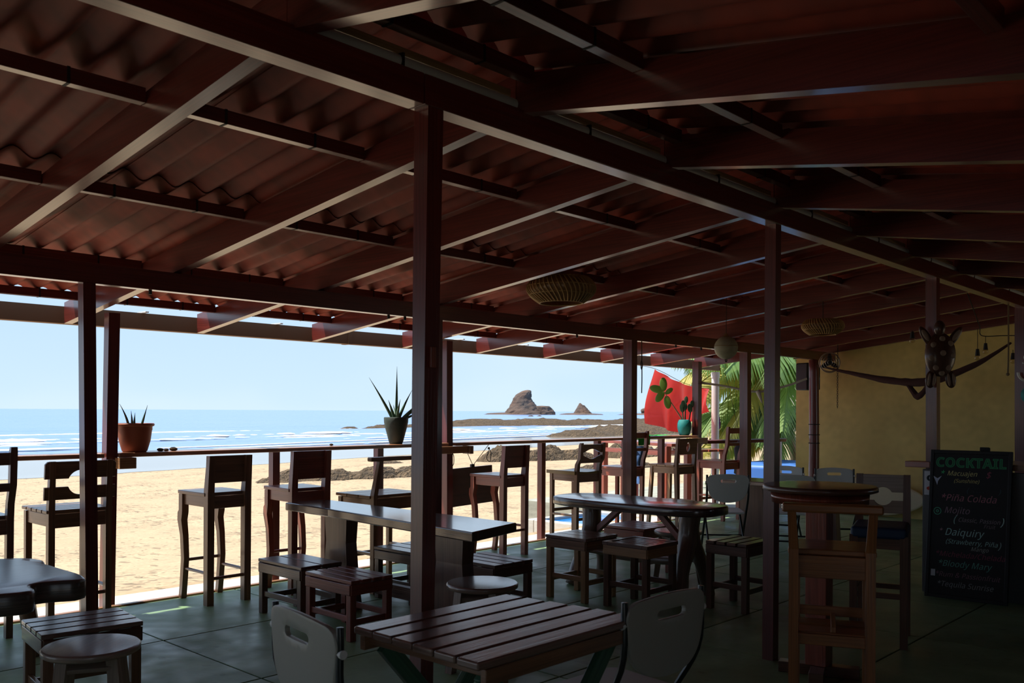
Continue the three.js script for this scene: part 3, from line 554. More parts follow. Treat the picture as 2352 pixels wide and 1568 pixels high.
// ---------------------------------------------------------------- bar chairs (they face local -z; their backs stand at +z)
function backBoard(w, h, cut) {                                           // a board with an optional cut, lying in x-y, base at y = 0
  const s = shapeOf([[-w / 2, 0], [w / 2, 0], [w / 2, h], [-w / 2, h]]); if (cut) s.holes.push(cut); return s;
}
function barChair(o) {
  const { name = 'bar_stool', label, at: [u, s], yaw = 0, w = .36, d = .44, seatH = .82, topH = 1.145, style = 'solid', legs = 'straight', seat = 'plain', m = M.dark, seatM = m, frontM = m, rake = .03, group, lw = .042, footY = .28, sideFootY = .34 } = o;
  const t = thing(name, label, 'stool', [u, 0, s], yaw, group), x = w / 2 - lw / 2, zf = -d / 2 + lw / 2, zb = d / 2 - lw / 2, sy = seatH;
  for (const sg of [-1, 1]) {
    if (legs === 'wavy') part('leg', loft([[sg * x, 0, zf - .012, lw / 2 * .8, lw / 2 * .85], [sg * x, .1, zf + .004, lw / 2 * .8, lw / 2 * .8], [sg * x, .32, zf + .028, lw / 2 * .8, lw / 2 * .9], [sg * x, .50, zf + .012, lw / 2 * .85, lw / 2 * .9], [sg * x, .62, zf - .020, lw / 2 * .95, lw / 2 * 1.15], [sg * x, .68, zf - .010, lw / 2, lw / 2 * 1.3], [sg * x, .70, zf, lw / 2, lw / 2], [sg * x, sy - .03, zf, lw / 2, lw / 2]]), frontM, t);
    else if (legs === 'splay') part('leg', loft([[sg * (x + .03), 0, zf - .04, lw / 2, lw / 2], [sg * x, sy - .03, zf, lw / 2, lw / 2]]), frontM, t);
    else part('leg', loft([[sg * x, 0, zf, lw / 2 * .92, lw / 2 * .92], [sg * x, sy - .03, zf, lw / 2, lw / 2]]), frontM, t);
    // back post: up past the seat with a rake
    const zz = zb + (legs === 'splay' ? .03 : 0), ser = style === 'ladder' || style === 'scallop';
    const secs = ser ? [[sg * x, 0, zz - .01, lw / 2, lw / 2 * 1.1], [sg * x, sy - .02, zb, lw / 2, lw / 2 * 1.15], [sg * x, sy + .08, zb + .012, lw / 2, lw / 2 * 1.05], [sg * x, sy + (topH - sy) * .45, zb + .055, lw / 2, lw / 2], [sg * x, topH - .03, zb + .06 + rake * .3, lw / 2, lw / 2 * .95], [sg * x, topH, zb + .068 + rake * .3, lw / 2 * .92, lw / 2 * .62]]
      : [[sg * x, 0, zz, lw / 2, lw / 2 * 1.05], [sg * x, sy, zb, lw / 2, lw / 2 * 1.15], [sg * (x + (o.flare ?? 0)), topH, zb + rake, lw / 2 * .85, lw / 2 * .8]];
    part('back_post', loft(secs), m, t);
  }
  // seat
  if (seat === 'slat') { const n = o.slats ?? 4, sw = (d + .02) / n; for (let i = 0; i < n; i++) part('seat_slat', bx(w + .02, .022, sw - .012, 0, sy - .011, -d / 2 - .02 + sw * (i + .5), { axis: 0 }), seatM, t); }
  else if (seat === 'boards') { for (let i = 0; i < 3; i++) part('seat_board', bx(w + .02, .024, (d - .01) / 3 - .004, 0, sy - .012, -d / 2 - .025 + (d - .01) / 3 * (i + .5), { axis: 0 }), seatM, t); }
  else if (seat === 'dished') { const g = new THREE.BoxGeometry(w + .05, .035, d + .02, 14, 1, 8); const p = g.attributes.position; for (let i = 0; i < p.count; i++) if (p.getY(i) > 0) p.setY(i, p.getY(i) - .012 * Math.cos(p.getX(i) / (w / 2) * 1.5) + .004); g.computeVertexNormals(); part('seat', woodUV(g, 0).translate(0, sy - .017, -.02), seatM, t); }
  else if (seat === 'cushion') { part('seat', bx(w - .01, .075, d - .01, 0, sy - .015, -.01, { r: .022 }), seatM, t); }
  else part('seat', bx(w + .012, .028, d - .03, 0, sy - .014, -.022, { axis: 0, r: .006 }), seatM, t);
  // aprons
  const ah = o.apron ?? .085, ay = sy - .028 - ah / 2;
  part('apron', bx(w - lw, ah, .022, 0, ay, zf, { axis: 0 }), m, t); part('apron', bx(w - lw, ah + .01, .022, 0, ay - .005, zb, { axis: 0 }), m, t);
  for (const sg of [-1, 1]) part('apron', bx(.022, ah, d - 2 * lw + .01, sg * x, ay, 0, { axis: 2 }), o.sideM ?? m, t);
  // stretchers
  if (o.foot !== 'none') {
    const rd = o.round, fy = footY, sf = sideFootY;
    part('stretcher', bar([-x, fy, zf], [x, fy, zf], rd ? .013 : .036, rd ? .013 : .024, rd), m, t); part('stretcher', bar([-x, sf - .04, zb], [x, sf - .04, zb], rd ? .013 : .034, rd ? .013 : .022, rd), m, t);
    for (const sg of [-1, 1]) part('stretcher', bar([sg * x, sf, zf], [sg * x, sf, zb], rd ? .013 : .034, rd ? .013 : .022, rd), o.sideM ?? m, t);
  }
  // back
  const place = (g, y, z, lean = .1) => { g.rotateX(lean); g.translate(0, y, z); return woodUV(g, 0); };
  const bw = w - lw * .9, lean = rake / (topH - sy);
  if (style === 'solid') { const h = topH - sy - .075; part('backrest', place(slab(backBoard(w - .006, h), .022, .004), topH - h, zb + rake - .045, lean * .6), m, t); }
  if (style === 'round') { // two boards with a round opening between them
    const R = o.R ?? .075, H = topH - sy, c = H * .56, over = o.over ?? .025, up = shapeOf([[-w / 2 - over, c + .028], [-w / 2 - over, H - .02], [-w / 2 - over + .02, H], [w / 2 + over - .02, H], [w / 2 + over, H - .02], [w / 2 + over, c + .028], [R * .93, c + .028]]);
    const arc = (s, y, sg) => { const pts = []; for (let i = 0; i <= 16; i++) { const a = Math.asin(.028 / R) + (Math.PI - 2 * Math.asin(.028 / R)) * i / 16; pts.push([R * Math.cos(a), c + sg * R * Math.sin(a)]); } return pts; };
    const top = shapeOf([[-w / 2 - over, c + .028], [-w / 2 - over, H - .018], [-w / 2 - over + .018, H], [w / 2 + over - .018, H], [w / 2 + over, H - .018], [w / 2 + over, c + .028], ...arc(0, 0, 1)]);
    const bot = shapeOf([[w / 2 + over, c - .028], [w / 2 + over, c - .115], [-w / 2 - over, c - .115], [-w / 2 - over, c - .028], ...arc(0, 0, -1).reverse()]);
    for (const q of [top, bot]) part('back_board', place(slab(q, .022, .003, 16), sy, zb + rake * .4 - .03, lean), o.backM ?? m, t);
  }
  if (style === 'scallop') {
    const H = topH - sy, rail = (y0, y1, sg) => { const pts = [], n = 24; for (let i = 0; i <= n; i++) { const xx = -bw / 2 + bw * i / n, k = xx / (bw / 2); const bump = .042 * Math.pow(Math.max(0, Math.cos(k * 1.9)), 1.5); pts.push([xx, sg > 0 ? y0 + bump : y1 - bump]); } return sg > 0 ? shapeOf([...pts, [bw / 2, y1], [-bw / 2, y1]]) : shapeOf([[-bw / 2, y0], [bw / 2, y0], ...pts.reverse()]); };
    part('back_rail', place(slab(rail(H * .66, H * .95, 1), .022, .003), sy, zb + .035, .05), m, t); part('back_rail', place(slab(rail(H * .30, H * .57, -1), .022, .003), sy, zb + .035, .05), m, t);
  }
  if (style === 'ladder') { const H = topH - sy; for (const [a, b] of o.rails ?? [[.80, .96], [.44, .53]]) part('back_rail', place(slab(backBoard(bw, (b - a) * H), .022, .004), sy + a * H, zb + .042, .04), m, t); }
  if (style === 'keyhole') { // one board, oval hole on a slot
    const H = topH - sy, hole = new THREE.Path(); hole.absellipse(0, H * .68, .034, .062, 0, Math.PI * 2, true, 0);
    const q = shapeOf([[-bw / 2, H * .40], [bw / 2, H * .40], [bw / 2, H * .56], [bw / 2, H * .60], [bw / 2, H], [-bw / 2, H], [-bw / 2, H * .6]]); q.holes.push(hole);
    part('backrest', place(slab(q, .022, .003, 16), sy, zb + rake * .3, lean), m, t);
  }
  if (style === 'yoke') part('back_rail', place(bx(w + .09, .035, .06, 0, 0, 0, { axis: 0, r: .01 }), topH, zb + rake, 0), m, t);
  return t;
}
barChair({ label: 'tall bar stool with a scalloped top rail standing beyond the log stool', at: [1.84, 6.58], w: .42, seatH: .80, topH: 1.25, style: 'ladder', rails: [[.74, .92], [.36, .48]], m: M.dark });
barChair({ label: 'dark slatted bar stool with a round opening between two back boards, by the rail', at: [2.465, 6.57], w: .42, d: .46, seatH: .815, topH: 1.145, style: 'round', seat: 'slat', slats: 5, R: .085, m: M.brown, round: true, footY: .2, sideFootY: .26 });
barChair({ label: 'brown square-backed bar stool with wavy front legs, standing alone in the rail gap', at: [3.575, 6.555], w: .37, d: .46, seatH: .86, topH: 1.145, legs: 'wavy', lw: .056, m: M.brown, round: true, footY: .30, sideFootY: .24 });
barChair({ label: 'red-brown square-backed bar stool with wavy front legs, behind the long plank table end', at: [4.255, 6.43], w: .36, d: .45, seatH: .86, topH: 1.165, legs: 'wavy', lw: .054, m: M.darkRed, round: true, footY: .30, sideFootY: .24, yaw: -.06 });
barChair({ label: 'tan bar stool with splayed back posts under a wide thin top rail', at: [4.83, 6.02], w: .56, d: .48, seatH: .80, topH: 1.10, style: 'yoke', seat: 'boards', m: M.tan, seatM: M.tan, sideM: M.tan, frontM: M.tan, flare: -.05, rake: .02, footY: .26, sideFootY: .32 });
barChair({ label: 'red square-backed bar stool beside the hanging board', at: [6.77, 6.49], w: .38, d: .48, seatH: .84, topH: 1.145, legs: 'wavy', lw: .054, m: M.darkRed, sideM: M.red, frontM: M.red, round: true, footY: .30, sideFootY: .30 });
barChair({ label: 'brown bar stool with a scalloped back and a yellow seat', at: [8.05, 6.50], w: .40, d: .44, seatH: .82, topH: 1.145, style: 'scallop', seat: 'dished', m: M.brown, seatM: M.yellowSeat, yaw: -.10, footY: .36, sideFootY: .32 });
barChair({ label: 'red-brown ladder-backed bar stool partly behind the eave post', at: [9.10, 6.62], w: .40, d: .44, seatH: .82, topH: 1.26, style: 'ladder', m: M.red, seatM: M.red, yaw: -.05 });
barChair({ label: 'light tan bar stool with an oval hole in its back, under the green towel', at: [9.98, 6.42], w: .40, d: .44, seatH: .82, topH: 1.16, style: 'keyhole', seat: 'boards', legs: 'splay', m: M.brown, seatM: M.tan, frontM: M.tan, sideM: M.tan, yaw: -.12 });
barChair({ label: 'tall ladder-backed bar stool with a red seat by the drainpipe', at: [11.15, 6.42], w: .40, d: .46, seatH: .83, topH: 1.30, style: 'ladder', m: M.red, seatM: M.redSeat, yaw: -.10 });
{ // caramel chair in the foreground
  const t = barChair({ label: 'varnished caramel bar chair in front of the tall round table', at: [4.43, 1.905], yaw: -1.155, w: .40, d: .40, seatH: .825, topH: 1.025, style: 'none', seat: 'plain', m: M.caramel, rake: .05, flare: .01, foot: 'none', apron: .10, lw: .046 });
  part('top_rail', bx(.465, .045, .055, 0, 1.035, .225, { axis: 0, r: .012 }), M.caramel, t);
  for (const sg of [-1, 1]) part('stretcher', bx(.026, .05, .33, sg * .177, .36, 0, { axis: 2 }), M.caramel, t);
  part('foot_shelf', bx(.33, .018, .14, 0, .41, .10, { axis: 0 }), M.caramel, t); part('foot_shelf', bx(.33, .018, .14, 0, .41, -.08, { axis: 0 }), M.caramel, t);
  part('stretcher', bx(.33, .055, .024, 0, .385, .178, { axis: 0 }), M.caramel, t); part('stretcher', bx(.33, .05, .024, 0, .455, -.178, { axis: 0 }), M.caramel, t); part('stretcher', bx(.025, .03, .34, .01, .435, 0, { axis: 2 }), M.caramel, t);
}
barChair({ name: 'bar_chair', label: 'dark bar chair with a blue padded seat and a round opening in its back', at: [6.0, 2.245], yaw: Math.PI / 2 + .30, w: .35, d: .46, seatH: .745, topH: 1.08, style: 'round', seat: 'cushion', over: -.012, R: .062, m: M.dark, backM: M.greywood, seatM: M.blueSeat, apron: .09, footY: .33, sideFootY: .36, lw: .05 });

// ---------------------------------------------------------------- low stools
function lowStool({ label, c: [u, s], w = .4, d = .4, h = .42, along = 's', n = 4, m = M.dark, apronM = m, legM = m, yaw = 0, group, gap = .012, frame = false, lw = .048 }) {
  const t = thing('low_stool', label, 'stool', [u, 0, s], yaw, group);
  if (frame) { for (const sg of [-1, 1]) { part('seat_frame', bx(w, .028, .05, 0, h - .014, sg * (d / 2 - .025), { axis: 0 }), m, t); part('seat_frame', bx(.05, .028, d - .1, sg * (w / 2 - .025), h - .014, 0, { axis: 2 }), m, t); } const sw = (w - .1) / n; for (let i = 0; i < n; i++) part('seat_slat', bx(sw - gap, .02, d - .1, -(w - .1) / 2 + sw * (i + .5), h - .014, 0, { axis: 2 }), m, t); }
  else if (along === 's') { const sw = w / n; for (let i = 0; i < n; i++) part('seat_slat', bx(sw - gap, .024, d, -w / 2 + sw * (i + .5), h - .012, 0, { axis: 2, r: .005 }), m, t); }
  else { const sw = d / n; for (let i = 0; i < n; i++) part('seat_slat', bx(w, .024, sw - gap, 0, h - .012, -d / 2 + sw * (i + .5), { axis: 0, r: .005 }), m, t); }
  const x = w / 2 - lw / 2 - .008, z = d / 2 - lw / 2 - .008;
  for (const a of [-1, 1]) for (const b of [-1, 1]) part('leg', bx(lw, h - .024, lw, a * x, (h - .024) / 2, b * z, { axis: 1 }), legM, t);
  for (const b of [-1, 1]) { part('apron', bx(w - .02, .07, .022, 0, h - .062, b * (d / 2 - .012), { axis: 0 }), apronM, t); part('apron', bx(.022, .07, d - .02, b * (w / 2 - .012), h - .062, 0, { axis: 2 }), apronM, t); part('stretcher', bx(w - lw * 2, .04, .022, 0, h * .30, b * z, { axis: 0 }), legM, t); part('stretcher', bx(.022, .04, d - lw * 2, b * x, h * .36, 0, { axis: 2 }), legM, t); }
  return t;
}
lowStool({ label: 'low dark stool with two wide seat boards in front of the long plank table', c: [3.73, 5.60], w: .36, d: .56, h: .40, n: 2, m: M.dark, along: 's', legM: M.dark });
lowStool({ label: 'low red-brown slatted stool in front of the long plank table', c: [3.68, 4.94], w: .36, d: .52, h: .395, n: 4, m: M.darkRed, apronM: M.darkRed, gap: .016 });
lowStool({ label: 'low dark stool behind the long plank table, next to its far leg', c: [4.68, 5.45], w: .40, d: .48, h: .41, n: 3, m: M.dark });
lowStool({ label: 'low dark slatted stool behind the long plank table, by its near leg', c: [4.72, 4.62], w: .42, d: .50, h: .41, n: 4, m: M.dark, gap: .016 });
lowStool({ label: 'light brown stool with a plain boarded seat beside the oval table', c: [5.68, 4.52], w: .42, d: .42, h: .505, n: 3, m: M.plank, apronM: M.brown, legM: M.tan, gap: .004 });
lowStool({ label: 'dark slatted stool with a light tan side rail beside the oval table', c: [5.73, 3.98], w: .42, d: .42, h: .50, n: 5, m: M.dark, apronM: M.tan, legM: M.dark, frame: true, gap: .02 });
lowStool({ label: 'dark red boarded stool behind the oval table', c: [6.88, 4.80], w: .48, d: .46, h: .45, n: 4, m: M.darkRed, gap: .006 });
lowStool({ label: 'dark slatted stool next to the post by the tall round table', c: [6.22, 3.40], w: .42, d: .36, h: .52, n: 4, m: M.dark, along: 'u', gap: .016 });
lowStool({ label: 'dark slatted stool tucked under the free-form slab table', c: [1.79, 4.58], w: .46, d: .42, h: .45, n: 4, along: 'u', m: M.plank, apronM: M.dark, legM: M.brown, gap: .014, yaw: -.12 });
function roundStool(label, [u, s], r, h, m) {
  const t = thing('round_stool', label, 'stool', [u, 0, s], rr(0, 1));
  const g = woodUV(lathe([[0, h - .034], [r - .012, h - .034], [r, h - .026], [r, h - .008], [r - .008, h], [0, h]], 40), 0); part('seat', g, m, t);
  for (let k = 0; k < 4; k++) { const a = k * Math.PI / 2 + .4, ca = Math.cos(a), sa = Math.sin(a); part('leg', loft([[ca * r * .98, 0, sa * r * .98, .024, .024], [ca * r * .68, h - .034, sa * r * .68, .026, .026]]), m, t); part('brace', bar([ca * r * .7, h - .075, sa * r * .7], [Math.cos(a + Math.PI / 2) * r * .7, h - .075, Math.sin(a + Math.PI / 2) * r * .7], .05, .02), m, t); }
  for (const k of [0, 1]) { const a = k * Math.PI / 2 + .4; part('stretcher', bar([Math.cos(a) * r * .86, h * .36 + k * .03, Math.sin(a) * r * .86], [-Math.cos(a) * r * .86, h * .36 + k * .03, -Math.sin(a) * r * .86], .034, .024), m, t); }
}
roundStool('grey-brown round stool beside the slatted stool at the slab table', [1.635, 4.08], .205, .45, M.greywood);
roundStool('brown round stool between the long plank table and the folding table', [3.70, 3.68], .21, .50, M.plank);
roundStool('brown round stool half hidden behind the oval table leg', [6.80, 4.32], .21, .45, M.greywood);

// ---------------------------------------------------------------- tables
{
  const t = thing('plank_table', 'long plank table on two slab legs with low stools around it', 'table', [4.06, 0, 5.0]);
  const q = shapeOf([[-.30, -1.17], [.235, -1.04], [.24, 1.02], [.20, 1.12], [-.13, 1.10], [-.155, .5]]);
  const g = slab(q, .062, .008); g.rotateX(-Math.PI / 2); g.translate(0, .708, 0); part('table_top', woodUV(g, 2), wood(lin(.135, .070, .055), .2, { clearcoat: 1, clearcoatRoughness: .10 }), t);
  for (const [z, x] of [[-.60, .04], [.70, 0]]) part('leg', loft([[x, 0, z, .06, .19], [x, .2, z, .055, .155], [x, .5, z, .05, .125], [x, .712, z, .055, .14]]), M.dark, t);
  part('stretcher', bx(.05, .09, 1.3, .02, .22, .05, { axis: 2 }), M.dark, t);
}
{
  const t = thing('oval_table', 'oval slab table on forked log legs', 'table', [6.22, 0, 4.36]);
  const pts = []; for (let i = 0; i < 40; i++) { const a = i / 40 * Math.PI * 2, c = Math.cos(a), s = Math.sin(a), p = .62; pts.push([.33 * Math.sign(c) * Math.pow(Math.abs(c), p) * (1 + .06 * fbm(a * 2, 1, 3)), .80 * Math.sign(s) * Math.pow(Math.abs(s), p) * (1 + .05 * fbm(a * 2, 5, 3))]); }
  const g = slab(shapeOf(pts, true), .07, .014, 2); g.rotateX(-Math.PI / 2); g.translate(0, .685, 0); part('table_top', woodUV(toCreasedNormals(g, .9), 2), wood(lin(.125, .062, .050), .2, { clearcoat: 1, clearcoatRoughness: .14 }), t);
  for (const [z, sg] of [[.52, 1], [-.50, -1]]) {
    const leg = part('leg', limb([[-.20, 0, z + .03 * sg], [-.10, .28, z], [0, .50, z - .02 * sg], [.02, .70, z]], [.062, .055, .075, .085], { seg: 22, around: 12, rough: .18 }), M.logWood, t);
    part('leg', limb([[.24, 0, z + .04 * sg], [.15, .25, z + .02], [.05, .46, z], [.02, .58, z]], [.05, .05, .06, .06], { seg: 16, around: 10, rough: .18 }), M.logWood, t);
    part('brace', bar([.0, .42, z - .03 * sg], [.03, .69, z - .34 * sg], .055, .05), M.darkRed, t);
  }
  part('stretcher', limb([[-.06, .30, -.5], [0, .27, 0], [-.06, .30, .52]], [.03, .035, .03], { rough: .2 }), M.logWood, t);
}
{
  const t = thing('plank_table', 'low plank table on a wide slab leg among the plastic chairs', 'table', [9.42, 0, 4.55]);
  part('table_top', bx(.55, .05, 1.35, 0, .70, 0, { axis: 2, r: .01 }), M.plank, t);
  for (const z of [-.42, .42]) part('leg', loft([[0, 0, z, .05, .17], [0, .675, z, .05, .13]]), M.dark, t);
}
{
  const t = thing('bar_table', 'tall round bar table on a red square pedestal', 'table', [4.95, 0, 2.20]), r = .315, h = 1.085;
  part('table_top', woodUV(lathe([[0, h - .035], [r - .02, h - .035], [r, h - .028], [r, h - .01], [r - .01, h], [0, h]], 56), 0), M.dark, t);
  part('rim_board', woodUV(lathe([[0, h - .10], [r - .05, h - .10], [r - .045, h - .035], [0, h - .035]], 48), 0), M.red, t, 'lighter red board under the table top');
  part('pedestal', bx(.12, h - .16, .12, 0, .06 + (h - .16) / 2, 0, { axis: 1, rot: [0, .1, 0] }), M.red, t, 'red square pedestal');
  for (const k of [0, 1]) part('foot', bx(.44, .06, .08, 0, .03 + k * .001, 0, { axis: 0, rot: [0, .35 + k * Math.PI / 2, 0] }), M.dark, t);
}
{ // folding slatted table
  const t = thing('folding_table', 'slatted wooden folding table with green crossed legs', 'table', [2.19, 0, 2.11], 0), h = .78;
  const L = .80, n = 6, wz = .62, sw = wz / n;
  for (let i = 0; i < n; i++) { const z = -wz / 2 + sw * (i + .5), k = i / (n - 1); part('table_slat', bx(L - .06 + .08 * k, .026, sw - .010, .0 + .02 * k, h - .013, z, { axis: 0, r: .007 }), M.plank, t); }
  for (const x of [-.30, .30]) part('cross_rail', bx(.06, .035, wz - .04, x, h - .044, 0, { axis: 2 }), M.brown, t);
  for (const z of [-.26, .26]) { part('leg', bar([-.34, 0, z], [.30, h - .06, z], .06, .028), M.greenPaint, t); part('leg', bar([.34, 0, z - .03 * Math.sign(z)], [-.30, h - .06, z - .03 * Math.sign(z)], .06, .028), M.greenPaint, t); }
  part('prop', bx(.05, .70, .05, -.02, .36, .03, { axis: 1 }), M.brown, t); part('side_rail', bx(.7, .05, .025, 0, h - .055, -.285, { axis: 0 }), M.brown, t); part('side_rail', bx(.7, .05, .025, 0, h - .055, .285, { axis: 0 }), M.brown, t);
}
{ // free-form slab table
  const t = thing('slab_table', 'dark thick free-form slab table on curved log legs', 'table', [1.15, 0, 4.75]);
  const o = [[1.72, 4.36], [1.745, 4.5], [1.74, 4.72], [1.73, 4.95], [1.66, 5.18], [1.4, 5.34], [1.0, 5.36], [.72, 5.15], [.62, 4.75], [.72, 4.42], [.98, 4.24], [1.2, 4.25], [1.38, 4.20], [1.455, 4.24], [1.475, 4.36], [1.56, 4.375], [1.66, 4.33]].map(([u, s]) => [u - 1.15, s - 4.75]);
  const g = slab(shapeOf(o, true), .10, .016, 3); g.rotateX(-Math.PI / 2); g.translate(0, .60, 0); part('table_top', woodUV(toCreasedNormals(g, .9), 0), wood(lin(.15, .115, .10), .30, { clearcoat: .5, clearcoatRoughness: .25 }), t);
  part('bearer', bx(.62, .06, .09, .08, .57, -.05, { axis: 0 }), M.dark, t);
  part('leg', limb([[.30, 0, .42], [.16, .2, .40], [.06, .42, .32], [.05, .60, .2]], [.07, .06, .06, .08], { rough: .15 }), M.logWood, t);
  part('leg', limb([[.34, 0, -.36], [.26, .25, -.3], [.28, .60, -.22]], [.08, .07, .09], { rough: .15 }), M.logWood, t); part('leg', limb([[-.36, 0, .0], [-.28, .3, 0], [-.26, .60, 0]], [.08, .07, .08], { rough: .15 }), M.logWood, t);
}
{
  const t = thing('log_stool', 'thick dark log stool behind the slab table', 'stool', [1.83, 0, 5.86], 0);
  const o = []; for (let i = 0; i < 14; i++) { const a = i / 14 * Math.PI * 2; o.push([Math.cos(a) * .22 * (1 + .2 * fbm(i, 2)), Math.sin(a) * .24 * (1 + .2 * fbm(i, 9))]); }
  const g = slab(shapeOf(o, true), .08, .014, 3); g.rotateX(-Math.PI / 2); g.translate(0, .49, 0); part('seat', woodUV(toCreasedNormals(g, .9), 0), M.greywood, t);
  for (let k = 0; k < 3; k++) { const a = k * 2.1 + .3; part('leg', limb([[Math.cos(a) * .17, 0, Math.sin(a) * .17], [Math.cos(a) * .1, .5, Math.sin(a) * .1]], [.045, .05], { seg: 6, rough: .15 }), M.brown, t); }
}
// ---------------------------------------------------------------- plastic folding chairs
const chairBackGeo = (() => {
  const s = new THREE.Shape(), w = .205, h = .265; s.moveTo(-w + .10, 0); s.quadraticCurveTo(0, -.03, w - .10, 0); s.quadraticCurveTo(w - .02, .03, w - .005, .11); s.lineTo(w + .01, h - .06); s.quadraticCurveTo(w + .01, h - .01, w - .04, h); s.quadraticCurveTo(0, h + .025, -w + .04, h); s.quadraticCurveTo(-w - .01, h - .01, -w - .01, h - .06); s.lineTo(-w + .005, .11); s.quadraticCurveTo(-w + .02, .03, -w + .10, 0);
  const hole = new THREE.Path(); const a = .062, b = .021, y = h - .058; hole.moveTo(-a, y - b); hole.absarc(-a, y, b, -Math.PI / 2, Math.PI / 2, true); hole.lineTo(a, y + b); hole.absarc(a, y, b, Math.PI / 2, -Math.PI / 2, true); hole.lineTo(-a, y - b); s.holes.push(hole);
  let g = new THREE.ExtrudeGeometry(s, { depth: .012, bevelEnabled: true, bevelSize: .004, bevelThickness: .004, bevelSegments: 2, curveSegments: 10 });
  g.deleteAttribute('uv'); g.deleteAttribute('normal'); g = new TessellateModifier(.035, 7).modify(g); const p = g.attributes.position;
  for (let i = 0; i < p.count; i++) { const x = p.getX(i), y = p.getY(i); p.setZ(i, p.getZ(i) - .45 * x * x + .04 * y); }
  g = toCreasedNormals(g, .7); g.setAttribute('uv', new THREE.BufferAttribute(new Float32Array(p.count * 2), 2)); return g;
})();
function foldingChair(label, [u, s], yaw, m, group, sc = 1) {
  const t = thing('folding_chair', label, 'chair', [u, 0, s], yaw, group), w = .215; t.scale.set(sc, 1, 1);
  const b = part('backrest', chairBackGeo, m, t); b.position.set(0, .57, .212); b.rotation.x = -.0;
  const q = roundRect(.38, .38, .06); const sg = slab(q, .022, .006, 8); sg.rotateX(-Math.PI / 2 + .03); sg.translate(0, .43, -.02); part('seat', sg, m, t);
  for (const k of [-1, 1]) {
    const tube = part('frame_tube', limb([[k * w, .84, .20], [k * w, .62, .19], [k * (w - .002), .44, .09], [k * w, 0, -.21]], [.012], { seg: 20, around: 8 }), M.steel, t);
    part('frame_tube', limb([[k * (w - .028), .43, -.16], [k * (w - .028), .0, .25]], [.011], { seg: 4, around: 8 }), M.steel, t);
    part('rivet', new THREE.CylinderGeometry(.014, .014, .02, 10).rotateZ(Math.PI / 2).translate(k * (w + .008), .76, .198).toNonIndexed(), M.white, tube);
  }
  part('cross_bar', bar([-w, .17, -.092], [w, .17, -.092], .009, .009, true), M.steel, t); part('cross_bar', bar([-w + .03, .14, .115], [w - .03, .14, .115], .009, .009, true), M.steel, t);
  return t;
}
foldingChair('off-white plastic folding chair pulled up to the slatted table on its left', [1.86, 2.43], -1.72, M.plastic, undefined, 1.1);
foldingChair('off-white plastic folding chair at the inland corner of the slatted table', [2.76, 2.0], -.06, M.plastic, undefined, 1.06);
foldingChair('grey plastic folding chair with its back to the oval table', [8.56, 4.86], -Math.PI / 4 - .1, M.plasticGrey);
foldingChair('grey plastic folding chair half hidden behind the post of the round table', [9.0, 4.30], -Math.PI / 4 - .3, M.plasticGrey);
foldingChair('grey plastic folding chair on the far side of the low plank table, nearer the sea', [10.0, 4.92], Math.PI / 2 + .25, M.plasticGrey);
foldingChair('grey plastic folding chair on the far side of the low plank table, nearer the bar', [10.12, 4.28], Math.PI * .75 - .2, M.plasticGrey);

// ---------------------------------------------------------------- pots and plants
function blade(base, dir, L, w, bend, th = .006) {                        // fleshy tapering leaf
  const D = V3(...dir).normalize(), side = V3().crossVectors(D, V3(0, 1, 0)); if (side.length() < .01) side.set(1, 0, 0); side.normalize();
  const pts = []; for (let i = 0; i <= 6; i++) { const k = i / 6; pts.push(V3(...base).add(D.clone().multiplyScalar(L * k)).add(V3(bend[0] * k * k, bend[1] * k * k, bend[2] * k * k)).toArray()); }
  return limb(pts, [w, w * .95, w * .8, w * .55, w * .28, .001], { seg: 14, around: 8 });
}
{
  const t = thing('plant_pot', 'terracotta-coloured plastic pot with a sparse aloe on the rail shelf', 'pot', [3.13, 1.162, 7.0]);
  const pot = part('pot', lathe([[0, 0], [.085, 0], [.095, .01], [.118, .09], [.128, .17], [.131, .175], [.131, .20], [.143, .205], [.148, .215], [.143, .226], [.128, .226], [.122, .20], [0, .195]], 40), M.terracotta, t); part('soil', lathe([[0, .2], [.124, .198]], 24), M.soil, pot);
  for (const [x, z, dx, dz, L, b] of [[-.045, 0, -.18, 0, .17, [-.045, .02, 0]], [-.025, .01, -.02, .05, .125, [-.01, .01, 0]], [.0, -.01, .0, 0, .11, [.006, .01, 0]], [.045, .01, .28, 0, .16, [.01, .025, 0]], [.02, .03, .2, .2, .03, [0, 0, 0]]]) part('leaf', blade([x, .19, z], [dx, 1, dz], L, .011, b), M.aloe, t);
}
